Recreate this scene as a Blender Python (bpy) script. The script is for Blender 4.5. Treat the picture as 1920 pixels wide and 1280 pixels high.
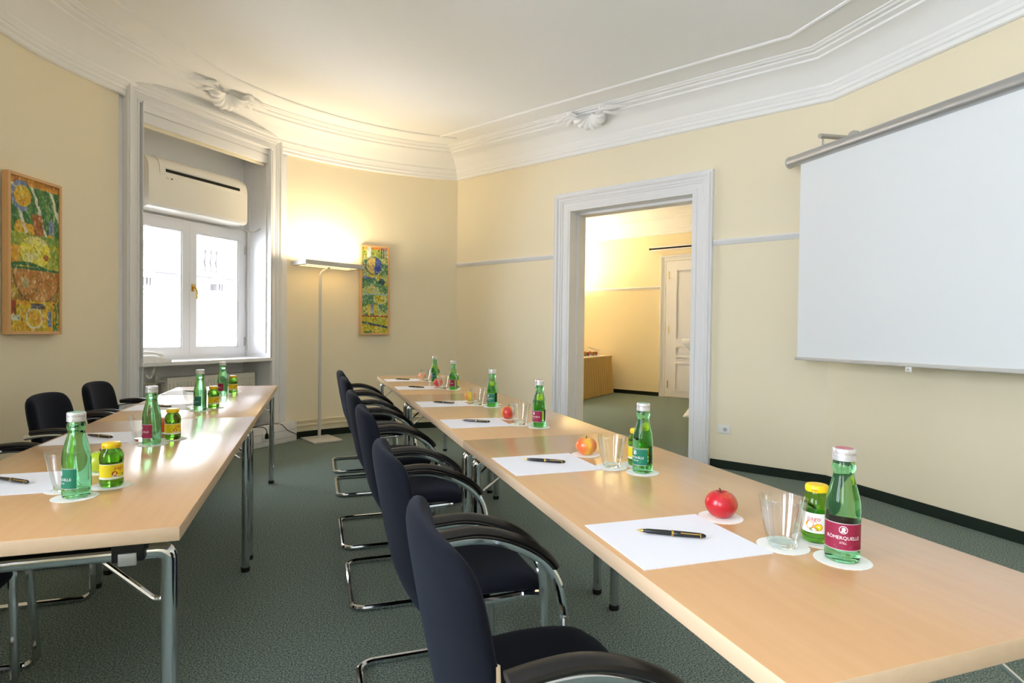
import bpy, bmesh, math, random
from mathutils import Vector, Matrix
random.seed(7)
PI = math.pi
scene = bpy.context.scene
C = scene.collection
for o in list(bpy.data.objects): bpy.data.objects.remove(o)

# ------------------------------------------------------------------ camera
F_PX, YAW, PITCH, ROLL, CAM_H = 1084.6, 0.326944, -0.015969, 0.011970, 1.17441
fw = Vector((math.sin(YAW)*math.cos(PITCH), math.cos(YAW)*math.cos(PITCH), math.sin(PITCH)))
rt0 = Vector((math.cos(YAW), -math.sin(YAW), 0)); up0 = rt0.cross(fw)
rt = math.cos(ROLL)*rt0 + math.sin(ROLL)*up0; up = -math.sin(ROLL)*rt0 + math.cos(ROLL)*up0
cd = bpy.data.cameras.new('camera'); cam = bpy.data.objects.new('camera', cd); C.objects.link(cam)
cd.sensor_width = 36; cd.lens = F_PX/1920*36; cd.clip_start = .02; cd.clip_end = 200
cam.matrix_world = Matrix(((rt.x, up.x, -fw.x, 0), (rt.y, up.y, -fw.y, 0), (rt.z, up.z, -fw.z, CAM_H), (0, 0, 0, 1)))
scene.camera = cam

# ------------------------------------------------------------------ world, sun, exposure
SKY, SUN, LAMP, LAMP2 = 9.0, 7.0, 6.5, 32.0
w = bpy.data.worlds.new('sky'); scene.world = w; w.use_nodes = True
bg = w.node_tree.nodes['Background']; bg.inputs[0].default_value = (.84, .885, 1.0, 1); bg.inputs[1].default_value = SKY
sd = bpy.data.lights.new('sun', 'SUN'); sd.energy = SUN; sd.angle = .01; sd.color = (1, .95, .88)
so = bpy.data.objects.new('sun', sd); C.objects.link(so)
so.rotation_euler = Vector((-.72*.75, .69*.75, -.62)).to_track_quat('-Z', 'Y').to_euler(); so.location = (6, -8, 12)
vs = scene.view_settings; vs.view_transform = 'Standard'; vs.look = 'None'; vs.gamma = 1; vs.exposure = 1.36
vs.use_curve_mapping = False
scene.cycles.max_bounces = 16; scene.cycles.transmission_bounces = 16; scene.cycles.diffuse_bounces = 6; scene.cycles.glossy_bounces = 6; scene.cycles.transparent_max_bounces = 16

def portal(name, loc, out, sx, sz):
    l = bpy.data.lights.new(name, 'AREA'); l.shape = 'RECTANGLE'; l.size = sx; l.size_y = sz; l.cycles.is_portal = True
    o = bpy.data.objects.new(name, l); C.objects.link(o); o.location = loc
    o.rotation_euler = Vector((-out[0], -out[1], 0)).to_track_quat('-Z', 'Y').to_euler()

# ------------------------------------------------------------------ materials
MATS = {}
def new_mat(name):
    m = bpy.data.materials.new(name); m.use_nodes = True; MATS[name] = m
    nt = m.node_tree; return m, nt, nt.nodes['Principled BSDF']
def lin(c): return tuple(((v/255)/12.92 if v/255 <= .04045 else ((v/255+.055)/1.055)**2.4) for v in c)
def mat(name, rgb, rough=.5, metal=0., noise=0., nscale=40., bump=0., bscale=200., coat=0., sheen=0., trans=0., ior=1.45, spec=.5, emit=0., srgb=True, alpha=1.):
    m, nt, b = new_mat(name); c = lin(rgb) if srgb else rgb
    b.inputs['Base Color'].default_value = (*c, 1); b.inputs['Roughness'].default_value = rough; b.inputs['Metallic'].default_value = metal
    b.inputs['IOR'].default_value = ior; b.inputs['Specular IOR Level'].default_value = spec
    b.inputs['Coat Weight'].default_value = coat; b.inputs['Coat Roughness'].default_value = .12
    b.inputs['Sheen Weight'].default_value = sheen; b.inputs['Transmission Weight'].default_value = trans
    if emit: b.inputs['Emission Color'].default_value = (*c, 1); b.inputs['Emission Strength'].default_value = emit
    tc = nt.nodes.new('ShaderNodeTexCoord')
    if noise:
        n = nt.nodes.new('ShaderNodeTexNoise'); n.inputs['Scale'].default_value = nscale; n.inputs['Detail'].default_value = 4
        nt.links.new(tc.outputs['Object'], n.inputs['Vector'])
        mx = nt.nodes.new('ShaderNodeMix'); mx.data_type = 'RGBA'
        mx.inputs[6].default_value = (*[v*(1-noise) for v in c], 1); mx.inputs[7].default_value = (*[min(1, v*(1+noise)) for v in c], 1)
        nt.links.new(n.outputs['Fac'], mx.inputs[0]); nt.links.new(mx.outputs[2], b.inputs['Base Color'])
    if bump:
        n2 = nt.nodes.new('ShaderNodeTexNoise'); n2.inputs['Scale'].default_value = bscale; n2.inputs['Detail'].default_value = 3
        nt.links.new(tc.outputs['Object'], n2.inputs['Vector'])
        bp = nt.nodes.new('ShaderNodeBump'); bp.inputs['Strength'].default_value = bump; bp.inputs['Distance'].default_value = .002
        nt.links.new(n2.outputs['Fac'], bp.inputs['Height']); nt.links.new(bp.outputs['Normal'], b.inputs['Normal'])
    return m

mat('wall', (243, 232, 205), .85, noise=.012, nscale=3, bump=.15, bscale=90)
mat('wall_annex', (244, 230, 194), .85, noise=.012, nscale=3, bump=.15, bscale=90)
mat('ceiling', (250, 250, 250), .9, noise=.01, nscale=2)
mat('plaster', (246, 246, 246), .75)
mat('white_paint', (236, 236, 238), .42)
mat('cream_paint', (238, 228, 200), .45)
mat('plastic_white', (236, 236, 232), .4)
mat('plastic_ac', (236, 232, 222), .38)
mat('plastic_black', (22, 22, 24), .4)
mat('dark_slot', (14, 13, 12), .8)
mat('armrest', (26, 24, 24), .34, bump=.08, bscale=600)
mat('chrome', (214, 216, 220), .08, metal=1)
mat('satin_steel', (190, 190, 190), .42, metal=.7, noise=.03, nscale=60)
mat('alu_paint', (206, 204, 200), .42)
mat('brass', (214, 176, 92), .25, metal=1)
mat('screen_white', (236, 240, 244), .8)
mat('paper', (238, 238, 246), .8)
mat('doily', (246, 245, 240), .85, bump=.4, bscale=500)
mat('cap_silver', (226, 226, 228), .3, metal=.6)
mat('cap_top_red', (196, 110, 116), .4)
mat('cap_top_green', (120, 176, 150), .4)
mat('cap_yellow', (244, 204, 20), .35)
mat('label_maroon', (142, 28, 62), .5)
mat('label_green', (16, 116, 88), .5)
mat('label_dark', (34, 66, 52), .55)
mat('label_yellow', (244, 214, 30), .5, noise=.12, nscale=60)
mat('label_white', (240, 240, 232), .5)
mat('ink_red', (200, 20, 48), .5); mat('ink_white', (238, 236, 236), .5); mat('ink_silver', (196, 190, 194), .4)
mat('ink_orange', (236, 140, 30), .5); mat('ink_leaf', (80, 132, 40), .5); mat('ink_berry', (170, 30, 40), .5); mat('ink_black', (24, 24, 26), .5)
mat('pen_black', (10, 14, 16), .18, coat=.5)
mat('frame_wood', (222, 176, 122), .5, noise=.06, nscale=18)
mat('stem', (70, 52, 30), .8)
mat('linen_tan', (196, 166, 104), .85, noise=.08, nscale=25)
mat('cloth_white', (240, 238, 234), .8)
mat('radiator', (232, 226, 212), .4)
mat('rubber', (16, 16, 17), .7)
mat('facade', (206, 202, 196), .9, noise=.04, nscale=2)
mat('facade_window', (78, 82, 88), .9, spec=0.)
mat('facade_shade', (76, 74, 74), 1., noise=.2, nscale=9, spec=0.)  # dark stucco tone: shade on the facade relief put into the colour
mat('lamp_glow', (255, 214, 140), .5, emit=2.2)
mat('fruit_red', (196, 40, 30), .35); mat('fruit_orange', (232, 120, 30), .4); mat('fruit_green', (120, 150, 40), .4); mat('choc', (70, 30, 20), .45)

def tinted(name, rgb, ior, rough=0., srgb=False):
    m, nt, b = new_mat(name); b.inputs['Base Color'].default_value = (*rgb, 1); b.inputs['Roughness'].default_value = rough
    b.inputs['Transmission Weight'].default_value = 1; b.inputs['IOR'].default_value = ior; return m
tinted('bottle_glass', (.30, .80, .42), 1.33)
tinted('jar_glass', (.16, .50, .05), 1.36)
tinted('clear_glass', (.97, .99, .98), 1.45)
tinted('base_glass', (.86, .97, .94), 1.25)
# window pane: mostly see-through with a fresnel sheen
m, nt, b = new_mat('pane'); nt.nodes.remove(b); out = nt.nodes['Material Output']
tr = nt.nodes.new('ShaderNodeBsdfTransparent'); gl = nt.nodes.new('ShaderNodeBsdfGlossy'); gl.inputs['Roughness'].default_value = .01
fr = nt.nodes.new('ShaderNodeFresnel'); fr.inputs['IOR'].default_value = 1.3; ms = nt.nodes.new('ShaderNodeMixShader')
tr.inputs[0].default_value = (.96, .98, .98, 1)
nt.links.new(fr.outputs[0], ms.inputs[0]); nt.links.new(tr.outputs[0], ms.inputs[1]); nt.links.new(gl.outputs[0], ms.inputs[2]); nt.links.new(ms.outputs[0], out.inputs[0])
m, nt, b = new_mat('thin_glass'); nt.nodes.remove(b); out = nt.nodes['Material Output']
tr = nt.nodes.new('ShaderNodeBsdfTransparent'); gl = nt.nodes.new('ShaderNodeBsdfGlossy'); gl.inputs['Roughness'].default_value = .02
lw = nt.nodes.new('ShaderNodeLayerWeight'); lw.inputs['Blend'].default_value = .35; mr = nt.nodes.new('ShaderNodeMapRange'); mr.inputs[3].default_value = .03; mr.inputs[4].default_value = .30
ms = nt.nodes.new('ShaderNodeMixShader'); tr.inputs[0].default_value = (.985, .992, .99, 1)
nt.links.new(lw.outputs['Fresnel'], mr.inputs[0]); nt.links.new(mr.outputs[0], ms.inputs[0]); nt.links.new(tr.outputs[0], ms.inputs[1]); nt.links.new(gl.outputs[0], ms.inputs[2]); nt.links.new(ms.outputs[0], out.inputs[0])
# black upholstery with a faint weave
m, nt, b = new_mat('upholstery'); b.inputs['Base Color'].default_value = (.008, .0095, .015, 1); b.inputs['Roughness'].default_value = .95
b.inputs['Sheen Weight'].default_value = .10; b.inputs['Sheen Tint'].default_value = (.5, .6, .9, 1); b.inputs['Sheen Roughness'].default_value = .4
b.inputs['Specular IOR Level'].default_value = .15
tc = nt.nodes.new('ShaderNodeTexCoord'); n2 = nt.nodes.new('ShaderNodeTexNoise'); n2.inputs['Scale'].default_value = 900; bp = nt.nodes.new('ShaderNodeBump'); bp.inputs['Strength'].default_value = .3; bp.inputs['Distance'].default_value = .001
nt.links.new(tc.outputs['Object'], n2.inputs['Vector']); nt.links.new(n2.outputs['Fac'], bp.inputs['Height']); nt.links.new(bp.outputs['Normal'], b.inputs['Normal'])
# carpet: dark and light green-grey fibres
m, nt, b = new_mat('carpet'); b.inputs['Roughness'].default_value = 1; b.inputs['Specular IOR Level'].default_value = .05
tc = nt.nodes.new('ShaderNodeTexCoord'); n1 = nt.nodes.new('ShaderNodeTexNoise'); n1.inputs['Scale'].default_value = 170; n1.inputs['Detail'].default_value = 3; n1.inputs['Roughness'].default_value = .7
rp = nt.nodes.new('ShaderNodeValToRGB'); rp.color_ramp.elements[0].position = .38; rp.color_ramp.elements[1].position = .64
rp.color_ramp.elements[0].color = (.038, .058, .055, 1); rp.color_ramp.elements[1].color = (.35, .425, .375, 1)
n3 = nt.nodes.new('ShaderNodeTexNoise'); n3.inputs['Scale'].default_value = 180; bp = nt.nodes.new('ShaderNodeBump'); bp.inputs['Strength'].default_value = .6; bp.inputs['Distance'].default_value = .004
for n in (n1, n3): nt.links.new(tc.outputs['Object'], n.inputs['Vector'])
nt.links.new(n1.outputs['Fac'], rp.inputs[0]); nt.links.new(rp.outputs[0], b.inputs['Base Color']); nt.links.new(n3.outputs['Fac'], bp.inputs['Height']); nt.links.new(bp.outputs['Normal'], b.inputs['Normal'])
mat('carpet_edge', (40, 48, 42), 1, noise=.35, nscale=240, spec=.05)
# beech laminate
def wood(name, c0, c1, rough, coat, vec=(2, 14, 14)):
    m, nt, b = new_mat(name); tc = nt.nodes.new('ShaderNodeTexCoord'); mp = nt.nodes.new('ShaderNodeMapping'); mp.inputs['Scale'].default_value = vec
    n1 = nt.nodes.new('ShaderNodeTexNoise'); n1.inputs['Scale'].default_value = 3.0; n1.inputs['Detail'].default_value = 6
    mx = nt.nodes.new('ShaderNodeMix'); mx.data_type = 'RGBA'; mx.inputs[6].default_value = (*lin(c0), 1); mx.inputs[7].default_value = (*lin(c1), 1)
    nt.links.new(tc.outputs['Object'], mp.inputs[0]); nt.links.new(mp.outputs[0], n1.inputs['Vector']); nt.links.new(n1.outputs['Fac'], mx.inputs[0]); nt.links.new(mx.outputs[2], b.inputs['Base Color'])
    b.inputs['Roughness'].default_value = rough; b.inputs['Coat Weight'].default_value = coat; b.inputs['Coat Roughness'].default_value = .2
wood('beech_top', (203, 155, 106), (215, 169, 120), .36, .9, (14, 1.2, 10))
wood('beech_edge', (214, 184, 150), (226, 198, 166), .4, .1, (14, 1.2, 30))
# apple skins: blush over ground colour
def apple_mat(name, ground, blush, bias):
    m, nt, b = new_mat(name); tc = nt.nodes.new('ShaderNodeTexCoord'); n1 = nt.nodes.new('ShaderNodeTexNoise'); n1.inputs['Scale'].default_value = 22; n1.inputs['Detail'].default_value = 5
    mp = nt.nodes.new('ShaderNodeMapping'); mp.inputs['Scale'].default_value = (1, 1, .25)
    rp = nt.nodes.new('ShaderNodeValToRGB'); rp.color_ramp.elements[0].position = bias-.12; rp.color_ramp.elements[1].position = bias+.12
    rp.color_ramp.elements[0].color = (*lin(ground), 1); rp.color_ramp.elements[1].color = (*lin(blush), 1)
    nt.links.new(tc.outputs['Object'], mp.inputs[0]); nt.links.new(mp.outputs[0], n1.inputs['Vector']); nt.links.new(n1.outputs['Fac'], rp.inputs[0]); nt.links.new(rp.outputs[0], b.inputs['Base Color'])
    b.inputs['Roughness'].default_value = .28; b.inputs['Coat Weight'].default_value = .2
apple_mat('apple_red', (216, 120, 60), (190, 26, 40), .36)
apple_mat('apple_blush', (236, 186, 70), (232, 110, 60), .50)
apple_mat('apple_mixed', (226, 190, 80), (206, 60, 50), .48)
apple_mat('apple_yellow', (214, 190, 60), (222, 110, 50), .56)
apple_mat('apple_pink', (232, 150, 80), (220, 50, 70), .40)
apple_mat('apple_pale', (240, 204, 130), (236, 130, 110), .50)
apple_mat('apple_green', (170, 200, 30), (190, 206, 50), .5)
apple_mat('apple_orange', (226, 110, 50), (206, 60, 30), .46)
# painted canvas: colours live in the mesh
m, nt, b = new_mat('canvas'); ca = nt.nodes.new('ShaderNodeVertexColor'); ca.layer_name = 'paint'
nt.links.new(ca.outputs[0], b.inputs['Base Color']); b.inputs['Roughness'].default_value = .55

# ------------------------------------------------------------------ mesh helpers
class MB:
    def __init__(s): s.v = []; s.f = []; s.m = []
    def add(s, vs, fs, mi=0):
        k = len(s.v); s.v += [tuple(p) for p in vs]; s.f += [tuple(i+k for i in f) for f in fs]; s.m += [mi]*len(fs); return s
    def box(s, x0, y0, z0, x1, y1, z1, bev=0., seg=2, mi=0, M=None):
        bm = bmesh.new(); bmesh.ops.create_cube(bm, size=1)
        for v in bm.verts: v.co = Vector(((x0+x1)/2+v.co.x*(x1-x0), (y0+y1)/2+v.co.y*(y1-y0), (z0+z1)/2+v.co.z*(z1-z0)))
        if bev: bmesh.ops.bevel(bm, geom=bm.edges[:], offset=bev, segments=seg, affect='EDGES', profile=.5)
        bm.verts.index_update()
        s.add([(M @ v.co if M else v.co) for v in bm.verts], [[v.index for v in f.verts] for f in bm.faces], mi); bm.free(); return s
    def tube(s, path, r, seg=10, closed=False, mi=0, sx=1., sy=1., cap=True, upv=None):
        P = [Vector(p) for p in path]; n = len(P); T = []
        for i in range(n):
            a = P[(i-1) % n] if (closed or i) else P[0]; b = P[(i+1) % n] if (closed or i < n-1) else P[-1]
            T.append((b-a).normalized())
        u = Vector(upv) if upv else (Vector((0, 0, 1)) if abs(T[0].z) < .9 else Vector((1, 0, 0)))
        vs = []; rr = r if isinstance(r, (list, tuple)) else [r]*n
        for i in range(n):
            u = (u - T[i]*u.dot(T[i])).normalized(); w_ = T[i].cross(u)
            for k in range(seg):
                a = 2*PI*k/seg; vs.append(P[i] + (w_*math.cos(a)*sx + u*math.sin(a)*sy)*rr[i])
        fs = []
        for i in range(n if closed else n-1):
            for k in range(seg):
                j = (i+1) % n; fs.append((i*seg+k, i*seg+(k+1) % seg, j*seg+(k+1) % seg, j*seg+k))
        if cap and not closed: fs.append(tuple(reversed(range(seg)))); fs.append(tuple((n-1)*seg+k for k in range(seg)))
        return s.add(vs, fs, mi)
    def lathe(s, prof, seg=32, mi=0, cx=0, cy=0, a0=0., a1=2*PI, wob=None):
        full = abs(a1-a0-2*PI) < 1e-6; vs = []; idx = []
        m = seg if full else seg+1
        for r, z in prof:
            if r < 1e-6 and full: idx.append([len(vs)]*m); vs.append((cx, cy, z)); continue
            row = []
            for k in range(m):
                a = a0+(a1-a0)*k/seg; q = r*(wob(a, z) if wob else 1); row.append(len(vs)); vs.append((cx+q*math.cos(a), cy+q*math.sin(a), z))
            idx.append(row)
        fs = []
        for i in range(len(prof)-1):
            for k in range(seg):
                a, b, c_, d_ = idx[i][k], idx[i][(k+1) % m], idx[i+1][(k+1) % m], idx[i+1][k]
                q = []
                for t in (a, b, c_, d_):
                    if t not in q: q.append(t)
                if len(q) > 2: fs.append(q)
        return s.add(vs, fs, mi)
    def prism(s, poly, z0, z1, mi=0):
        n = len(poly); vs = [(x, y, z0) for x, y in poly]+[(x, y, z1) for x, y in poly]
        return s.add(vs, [tuple(reversed(range(n))), tuple(range(n, 2*n))]+[(i, (i+1) % n, n+(i+1) % n, n+i) for i in range(n)], mi)
    def slab(s, pin, pout, z0, z1, mi=0):
        n = len(pin); vs = [(*p, z0) for p in pin]+[(*p, z1) for p in pin]+[(*p, z0) for p in pout]+[(*p, z1) for p in pout]; fs = []
        for i in range(n-1):
            fs += [(i, n+i, n+i+1, i+1), (2*n+i, 2*n+i+1, 3*n+i+1, 3*n+i), (n+i, 3*n+i, 3*n+i+1, n+i+1), (i, i+1, 2*n+i+1, 2*n+i)]
        fs += [(0, 2*n, 3*n, n), (n-1, 2*n-1, 4*n-1, 3*n-1)]
        return s.add(vs, fs, mi)
    def sweep(s, path, prof, closed=False, mi=0, endcap=True):
        # prof = [(inward offset, z)] swept along a plan path, mitred
        cols = [[(*p, z) for p in offset(path, o, closed)] for o, z in prof]
        n = len(path); m = len(prof); vs = [cols[j][i] for i in range(n) for j in range(m)]; fs = []
        for i in range(n if closed else n-1):
            k = (i+1) % n
            for j in range(m-1): fs.append((i*m+j, k*m+j, k*m+j+1, i*m+j+1))
        if not closed and endcap: fs += [tuple(range(m)), tuple(reversed(range((n-1)*m, n*m)))]
        return s.add(vs, fs, mi)
    def grid(s, fn, nu, nv, mi=0, flip=False):
        vs = [fn(i/nu, j/nv) for i in range(nu+1) for j in range(nv+1)]; fs = []
        for i in range(nu):
            for j in range(nv):
                a = i*(nv+1)+j; q = (a, a+nv+1, a+nv+2, a+1); fs.append(q[::-1] if flip else q)
        return s.add(vs, fs, mi)
    def build(s, name, mats, parent=None, smooth=35., **props):
        me = bpy.data.meshes.new(name); me.from_pydata(s.v, [], s.f); me.update()
        if isinstance(mats, str): mats = [mats]
        for q in mats: me.materials.append(MATS[q])
        if len(mats) > 1: me.polygons.foreach_set('material_index', s.m)
        bm = bmesh.new(); bm.from_mesh(me); bmesh.ops.remove_doubles(bm, verts=bm.verts, dist=1e-6); bmesh.ops.recalc_face_normals(bm, faces=bm.faces); bm.to_mesh(me); bm.free()
        if smooth:
            me.polygons.foreach_set('use_smooth', [True]*len(me.polygons)); me.set_sharp_from_angle(angle=math.radians(smooth))
        return link(name, me, parent, **props)
def link(name, data, parent=None, **props):
    o = bpy.data.objects.new(name, data); C.objects.link(o)
    if parent: o.parent = parent
    for k, v in props.items(): o[k] = v
    return o
def thing(name, label, cat, loc=(0, 0, 0), rz=0., group=None):
    o = link(name, None, None, label=label, category=cat); o.location = loc; o.rotation_euler = (0, 0, rz); o.empty_display_size = .05
    if group: o['group'] = group
    return o
def copy_tree(o, parent=None):
    c = o.copy(); C.objects.link(c); c.parent = parent
    for ch in list(o.children): copy_tree(ch, c)
    return c
def offset(path, o, closed):
    n = len(path); res = []
    for i in range(n):
        p = Vector(path[i]); a = Vector(path[(i-1) % n]) if (closed or i) else None; b = Vector(path[(i+1) % n]) if (closed or i < n-1) else None
        d1 = (p-a).normalized() if a is not None else (b-p).normalized(); d2 = (b-p).normalized() if b is not None else d1
        n1 = Vector((-d1.y, d1.x)); n2 = Vector((-d2.y, d2.x)); mm = (n1+n2).normalized(); q = p+mm*(o/max(.3, mm.dot(n1))); res.append((q.x, q.y))
    return res
def smooth_path(pts, k=6):
    P = [Vector(p) for p in pts]; out_ = []
    for i in range(len(P)-1):
        p0, p1, p2, p3 = P[max(0, i-1)], P[i], P[i+1], P[min(len(P)-1, i+2)]
        for j in range(k):
            t = j/k; out_.append(.5*((2*p1)+(-p0+p2)*t+(2*p0-5*p1+4*p2-p3)*t*t+(-p0+3*p1-3*p2+p3)*t**3))
    out_.append(P[-1]); return out_
def fillet(pts, rad, k=6):
    P = [Vector(p) for p in pts]; out_ = [P[0]]
    for i in range(1, len(P)-1):
        r = rad[i] if isinstance(rad, (list, tuple)) else rad
        a = (P[i-1]-P[i]).normalized(); b = (P[i+1]-P[i]).normalized(); half = a.angle(b)/2; t = min(r/math.tan(half), (P[i-1]-P[i]).length*.49, (P[i+1]-P[i]).length*.49)
        rr = t*math.tan(half); cen = P[i]+(a+b).normalized()*(rr/math.sin(half)); s0 = P[i]+a*t-cen; s1 = P[i]+b*t-cen; ang = s0.angle(s1)
        for j in range(k+1):
            u = j/k; out_.append(cen+(s0*math.sin((1-u)*ang)+s1*math.sin(u*ang))/math.sin(ang))
    out_.append(P[-1]); return out_
def text_geo(txt, size, spacing=1.):
    cu = bpy.data.curves.new('t', 'FONT'); cu.body = txt; cu.size = size; cu.align_x = 'CENTER'; cu.align_y = 'CENTER'; cu.resolution_u = 2; cu.space_character = spacing
    ob = bpy.data.objects.new('t', cu); C.objects.link(ob); dg = bpy.context.evaluated_depsgraph_get(); me = ob.evaluated_get(dg).to_mesh()
    vs = [tuple(v.co) for v in me.vertices]; fs = [tuple(p.vertices) for p in me.polygons]; ob.evaluated_get(dg).to_mesh_clear(); bpy.data.objects.remove(ob); bpy.data.curves.remove(cu)
    return vs, fs
def wrap(vs, r, a0, z0): return [(r*math.cos(a0+x/r), r*math.sin(a0+x/r), z0+y) for x, y, *_ in vs]

# ------------------------------------------------------------------ plan of the room
CX, CY, RW = 1.2654, 3.7185, 3.26                     # curved outer wall
DD = Vector((.5399, -.8417)); DN = Vector((.8417, .5399)); DB = Vector((1.662, 6.860))+DN*.03   # wall with the doorway
WD = Vector((.69355, .72041)); WN = Vector((-.72041, .69355)); WP = Vector((-1.447, 5.354))      # window: along, outward, left end
XE, XW, YS = 3.835, CX-RW, -2.6
def dpt(s, n): q = DB+DD*s+DN*n; return (q.x, q.y)
def wpt(s, n): q = WP+WD*s+WN*n; return (q.x, q.y)
def arc(a, r=RW):
    r -= .055*max(0., 1-abs(a-149.2)/11)
    return (CX+r*math.cos(math.radians(a)), CY+r*math.sin(math.radians(a)))
q = DB-Vector((CX, CY)); bq = q.dot(DD); SC = -bq-math.sqrt(bq*bq-(q.dot(q)-RW*RW)); 
cand = [SC, -bq+math.sqrt(bq*bq-(q.dot(q)-RW*RW))]; SC = min(cand, key=abs); PC = dpt(SC, 0); AC_ = math.degrees(math.atan2(PC[1]-CY, PC[0]-CX))
SBEND = (XE-DB.x)/DD.x; PBEND = dpt(SBEND, 0)
AW0, AW1 = 149.2, 118.6                                # window gap in the curve
arc_r = [arc(AC_+(AW1-AC_)*i/18) for i in range(19)]
arc_l = [arc(AW0+(180-AW0)*i/16) for i in range(17)]
HC = 3.34
LOOP = [(XW, YS), (XE, YS), PBEND] + arc_r + [arc(AW1+(AW0-AW1)*i/14) for i in range(1, 14)] + arc_l      # counter-clockwise, interior on the left

def struct(name, mb, mats, parent=None, smooth=35.):
    return mb.build(name, mats, parent, smooth, **({} if parent else {'kind': 'structure'}))
# floor and ceiling
mb = MB(); mb.prism(LOOP, -.08, 0); mb.prism([wpt(-.05, -.12), wpt(1.7, -.12), wpt(1.7, .5), wpt(-.05, .5)][::-1], -.09, -.001); struct('floor', mb, 'carpet', smooth=0)
mb = MB(); mb.prism(offset(LOOP, -.1, True), HC, HC+.12); struct('ceiling', mb, 'ceiling', smooth=0)
# walls
mb = MB(); mb.slab([(XE, YS), PBEND], [(XE+.15, YS-.15), (PBEND[0]+.15, PBEND[1]+.12)], 0, HC); struct('wall_east', mb, 'wall', smooth=0)
mb = MB(); mb.slab([(XW, YS), (XE, YS)], [(XW-.15, YS-.15), (XE+.15, YS-.15)], 0, HC); struct('wall_south', mb, 'wall', smooth=0)
DO0, DO1, DOZ = 1.535, 2.885, 2.465
mb = MB()
for s0, s1, z0, z1 in ((SC-.02, DO0, 0, HC), (DO1, SBEND, 0, HC), (DO0, DO1, DOZ, HC)):
    mb.slab([dpt(s0, 0), dpt(s1, 0)], [dpt(s0, .25), dpt(s1, .25)], z0, z1)
struct('wall_northeast', mb, 'wall', smooth=0)
mb = MB(); mb.slab(arc_r, [arc(AC_+(AW1-AC_)*i/18, RW+.3) for i in range(19)], 0, HC)
struct('wall_north', mb, 'wall', smooth=30)
V0, V1, V2, V3 = -2.3, -.9, -.1, 1.3               # two more windows further along the west wall
VZ0, VZ1 = .87, 2.9
mb = MB(); mb.slab(arc_l, [arc(AW0+(180-AW0)*i/16, RW+.3) for i in range(17)], 0, HC)
for y0, y1, z0, z1 in ((V3, CY, 0, HC), (V1, V2, 0, HC), (YS, V0, 0, HC), (V0, V1, 0, VZ0), (V2, V3, 0, VZ0), (V0, V1, VZ1, HC), (V2, V3, VZ1, HC)):
    mb.slab([(XW, y1), (XW, y0)], [(XW-.3, y1), (XW-.3, y0)], z0, z1)
struct('wall_west', mb, 'wall', smooth=30)
# window niche
S0, S1, NZ, ND = .150, 1.455, 3.02, .40
mb = MB()
a0p, a1p = arc(AW0), arc(AW1)
mb.slab([a0p, wpt(-.02, .06), wpt(S0, .06)][::-1], [arc(AW0, RW+.3), wpt(-.06, .5), wpt(S0, .5)][::-1], 0, HC)
mb.slab([wpt(S1, .06), wpt(1.66, .06), a1p][::-1], [wpt(S1, .5), wpt(1.70, .5), arc(AW1, RW+.3)][::-1], 0, HC)
mb.slab([wpt(S1, .06), wpt(S0, .06)], [wpt(S1, .5), wpt(S0, .5)], NZ, HC)
mb.slab([wpt(S1, ND), wpt(S0, ND)], [wpt(S1, .5), wpt(S0, .5)], 0, .89)
mb.slab([wpt(S1, ND), wpt(S0, ND)], [wpt(S1, .5), wpt(S0, .5)], 2.18, NZ)
struct('wall_niche', mb, 'plaster', smooth=0)
# dark green carpet skirting
def skirt(name, path):
    mb = MB(); mb.sweep(path, [(0, 0), (.014, 0), (.014, .066), (.010, .072), (0, .072)]); struct(name, mb, 'carpet_edge')
skirt('baseboard_east', [(XE, YS), PBEND, dpt(3.062, 0)]); skirt('baseboard_northeast', [dpt(1.36, 0), PC]); skirt('baseboard_north', arc_r); skirt('baseboard_west', arc_l+[(XW, YS)]); skirt('baseboard_south', [(XW, YS), (XE, YS)])
# cornice: fillets, cove, step, ceiling band and bead
CORN = [(0, 3.018), (.02, 3.018), (.03, 3.026), (.03, 3.052), (.042, 3.062), (.044, 3.085), (.05, 3.09), (.055, 3.108), (.066, 3.122), (.068, 3.142), (.085, 3.16), (.11, 3.192), (.145, 3.228), (.185, 3.256), (.228, 3.272), (.24, 3.276), (.243, 3.292), (.262, 3.296), (.282, 3.304), (.286, 3.316), (.315, 3.318), (.325, 3.328), (.34, 3.331), (.345, 3.345)]
mb = MB(); mb.sweep(LOOP, CORN, closed=True); struct('trim_1', mb, 'plaster', smooth=28)
mb = MB(); mb.sweep(LOOP, [(.585, 3.343), (.588, 3.330), (.60, 3.324), (.612, 3.330), (.615, 3.343)], closed=True); struct('trim_2', mb, 'plaster', smooth=40)
# picture rail on the doorway wall
RAIL = [(0, 1.962), (.012, 1.966), (.016, 1.978), (.026, 1.986), (.030, 1.998), (.026, 2.008), (0, 2.014)]
mb = MB(); mb.sweep([PBEND, dpt(3.06, 0)], RAIL); struct('trim_3', mb, 'white_paint')
mb = MB(); mb.sweep([dpt(1.362, 0), PC], RAIL); struct('trim_4', mb, 'white_paint')

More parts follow.
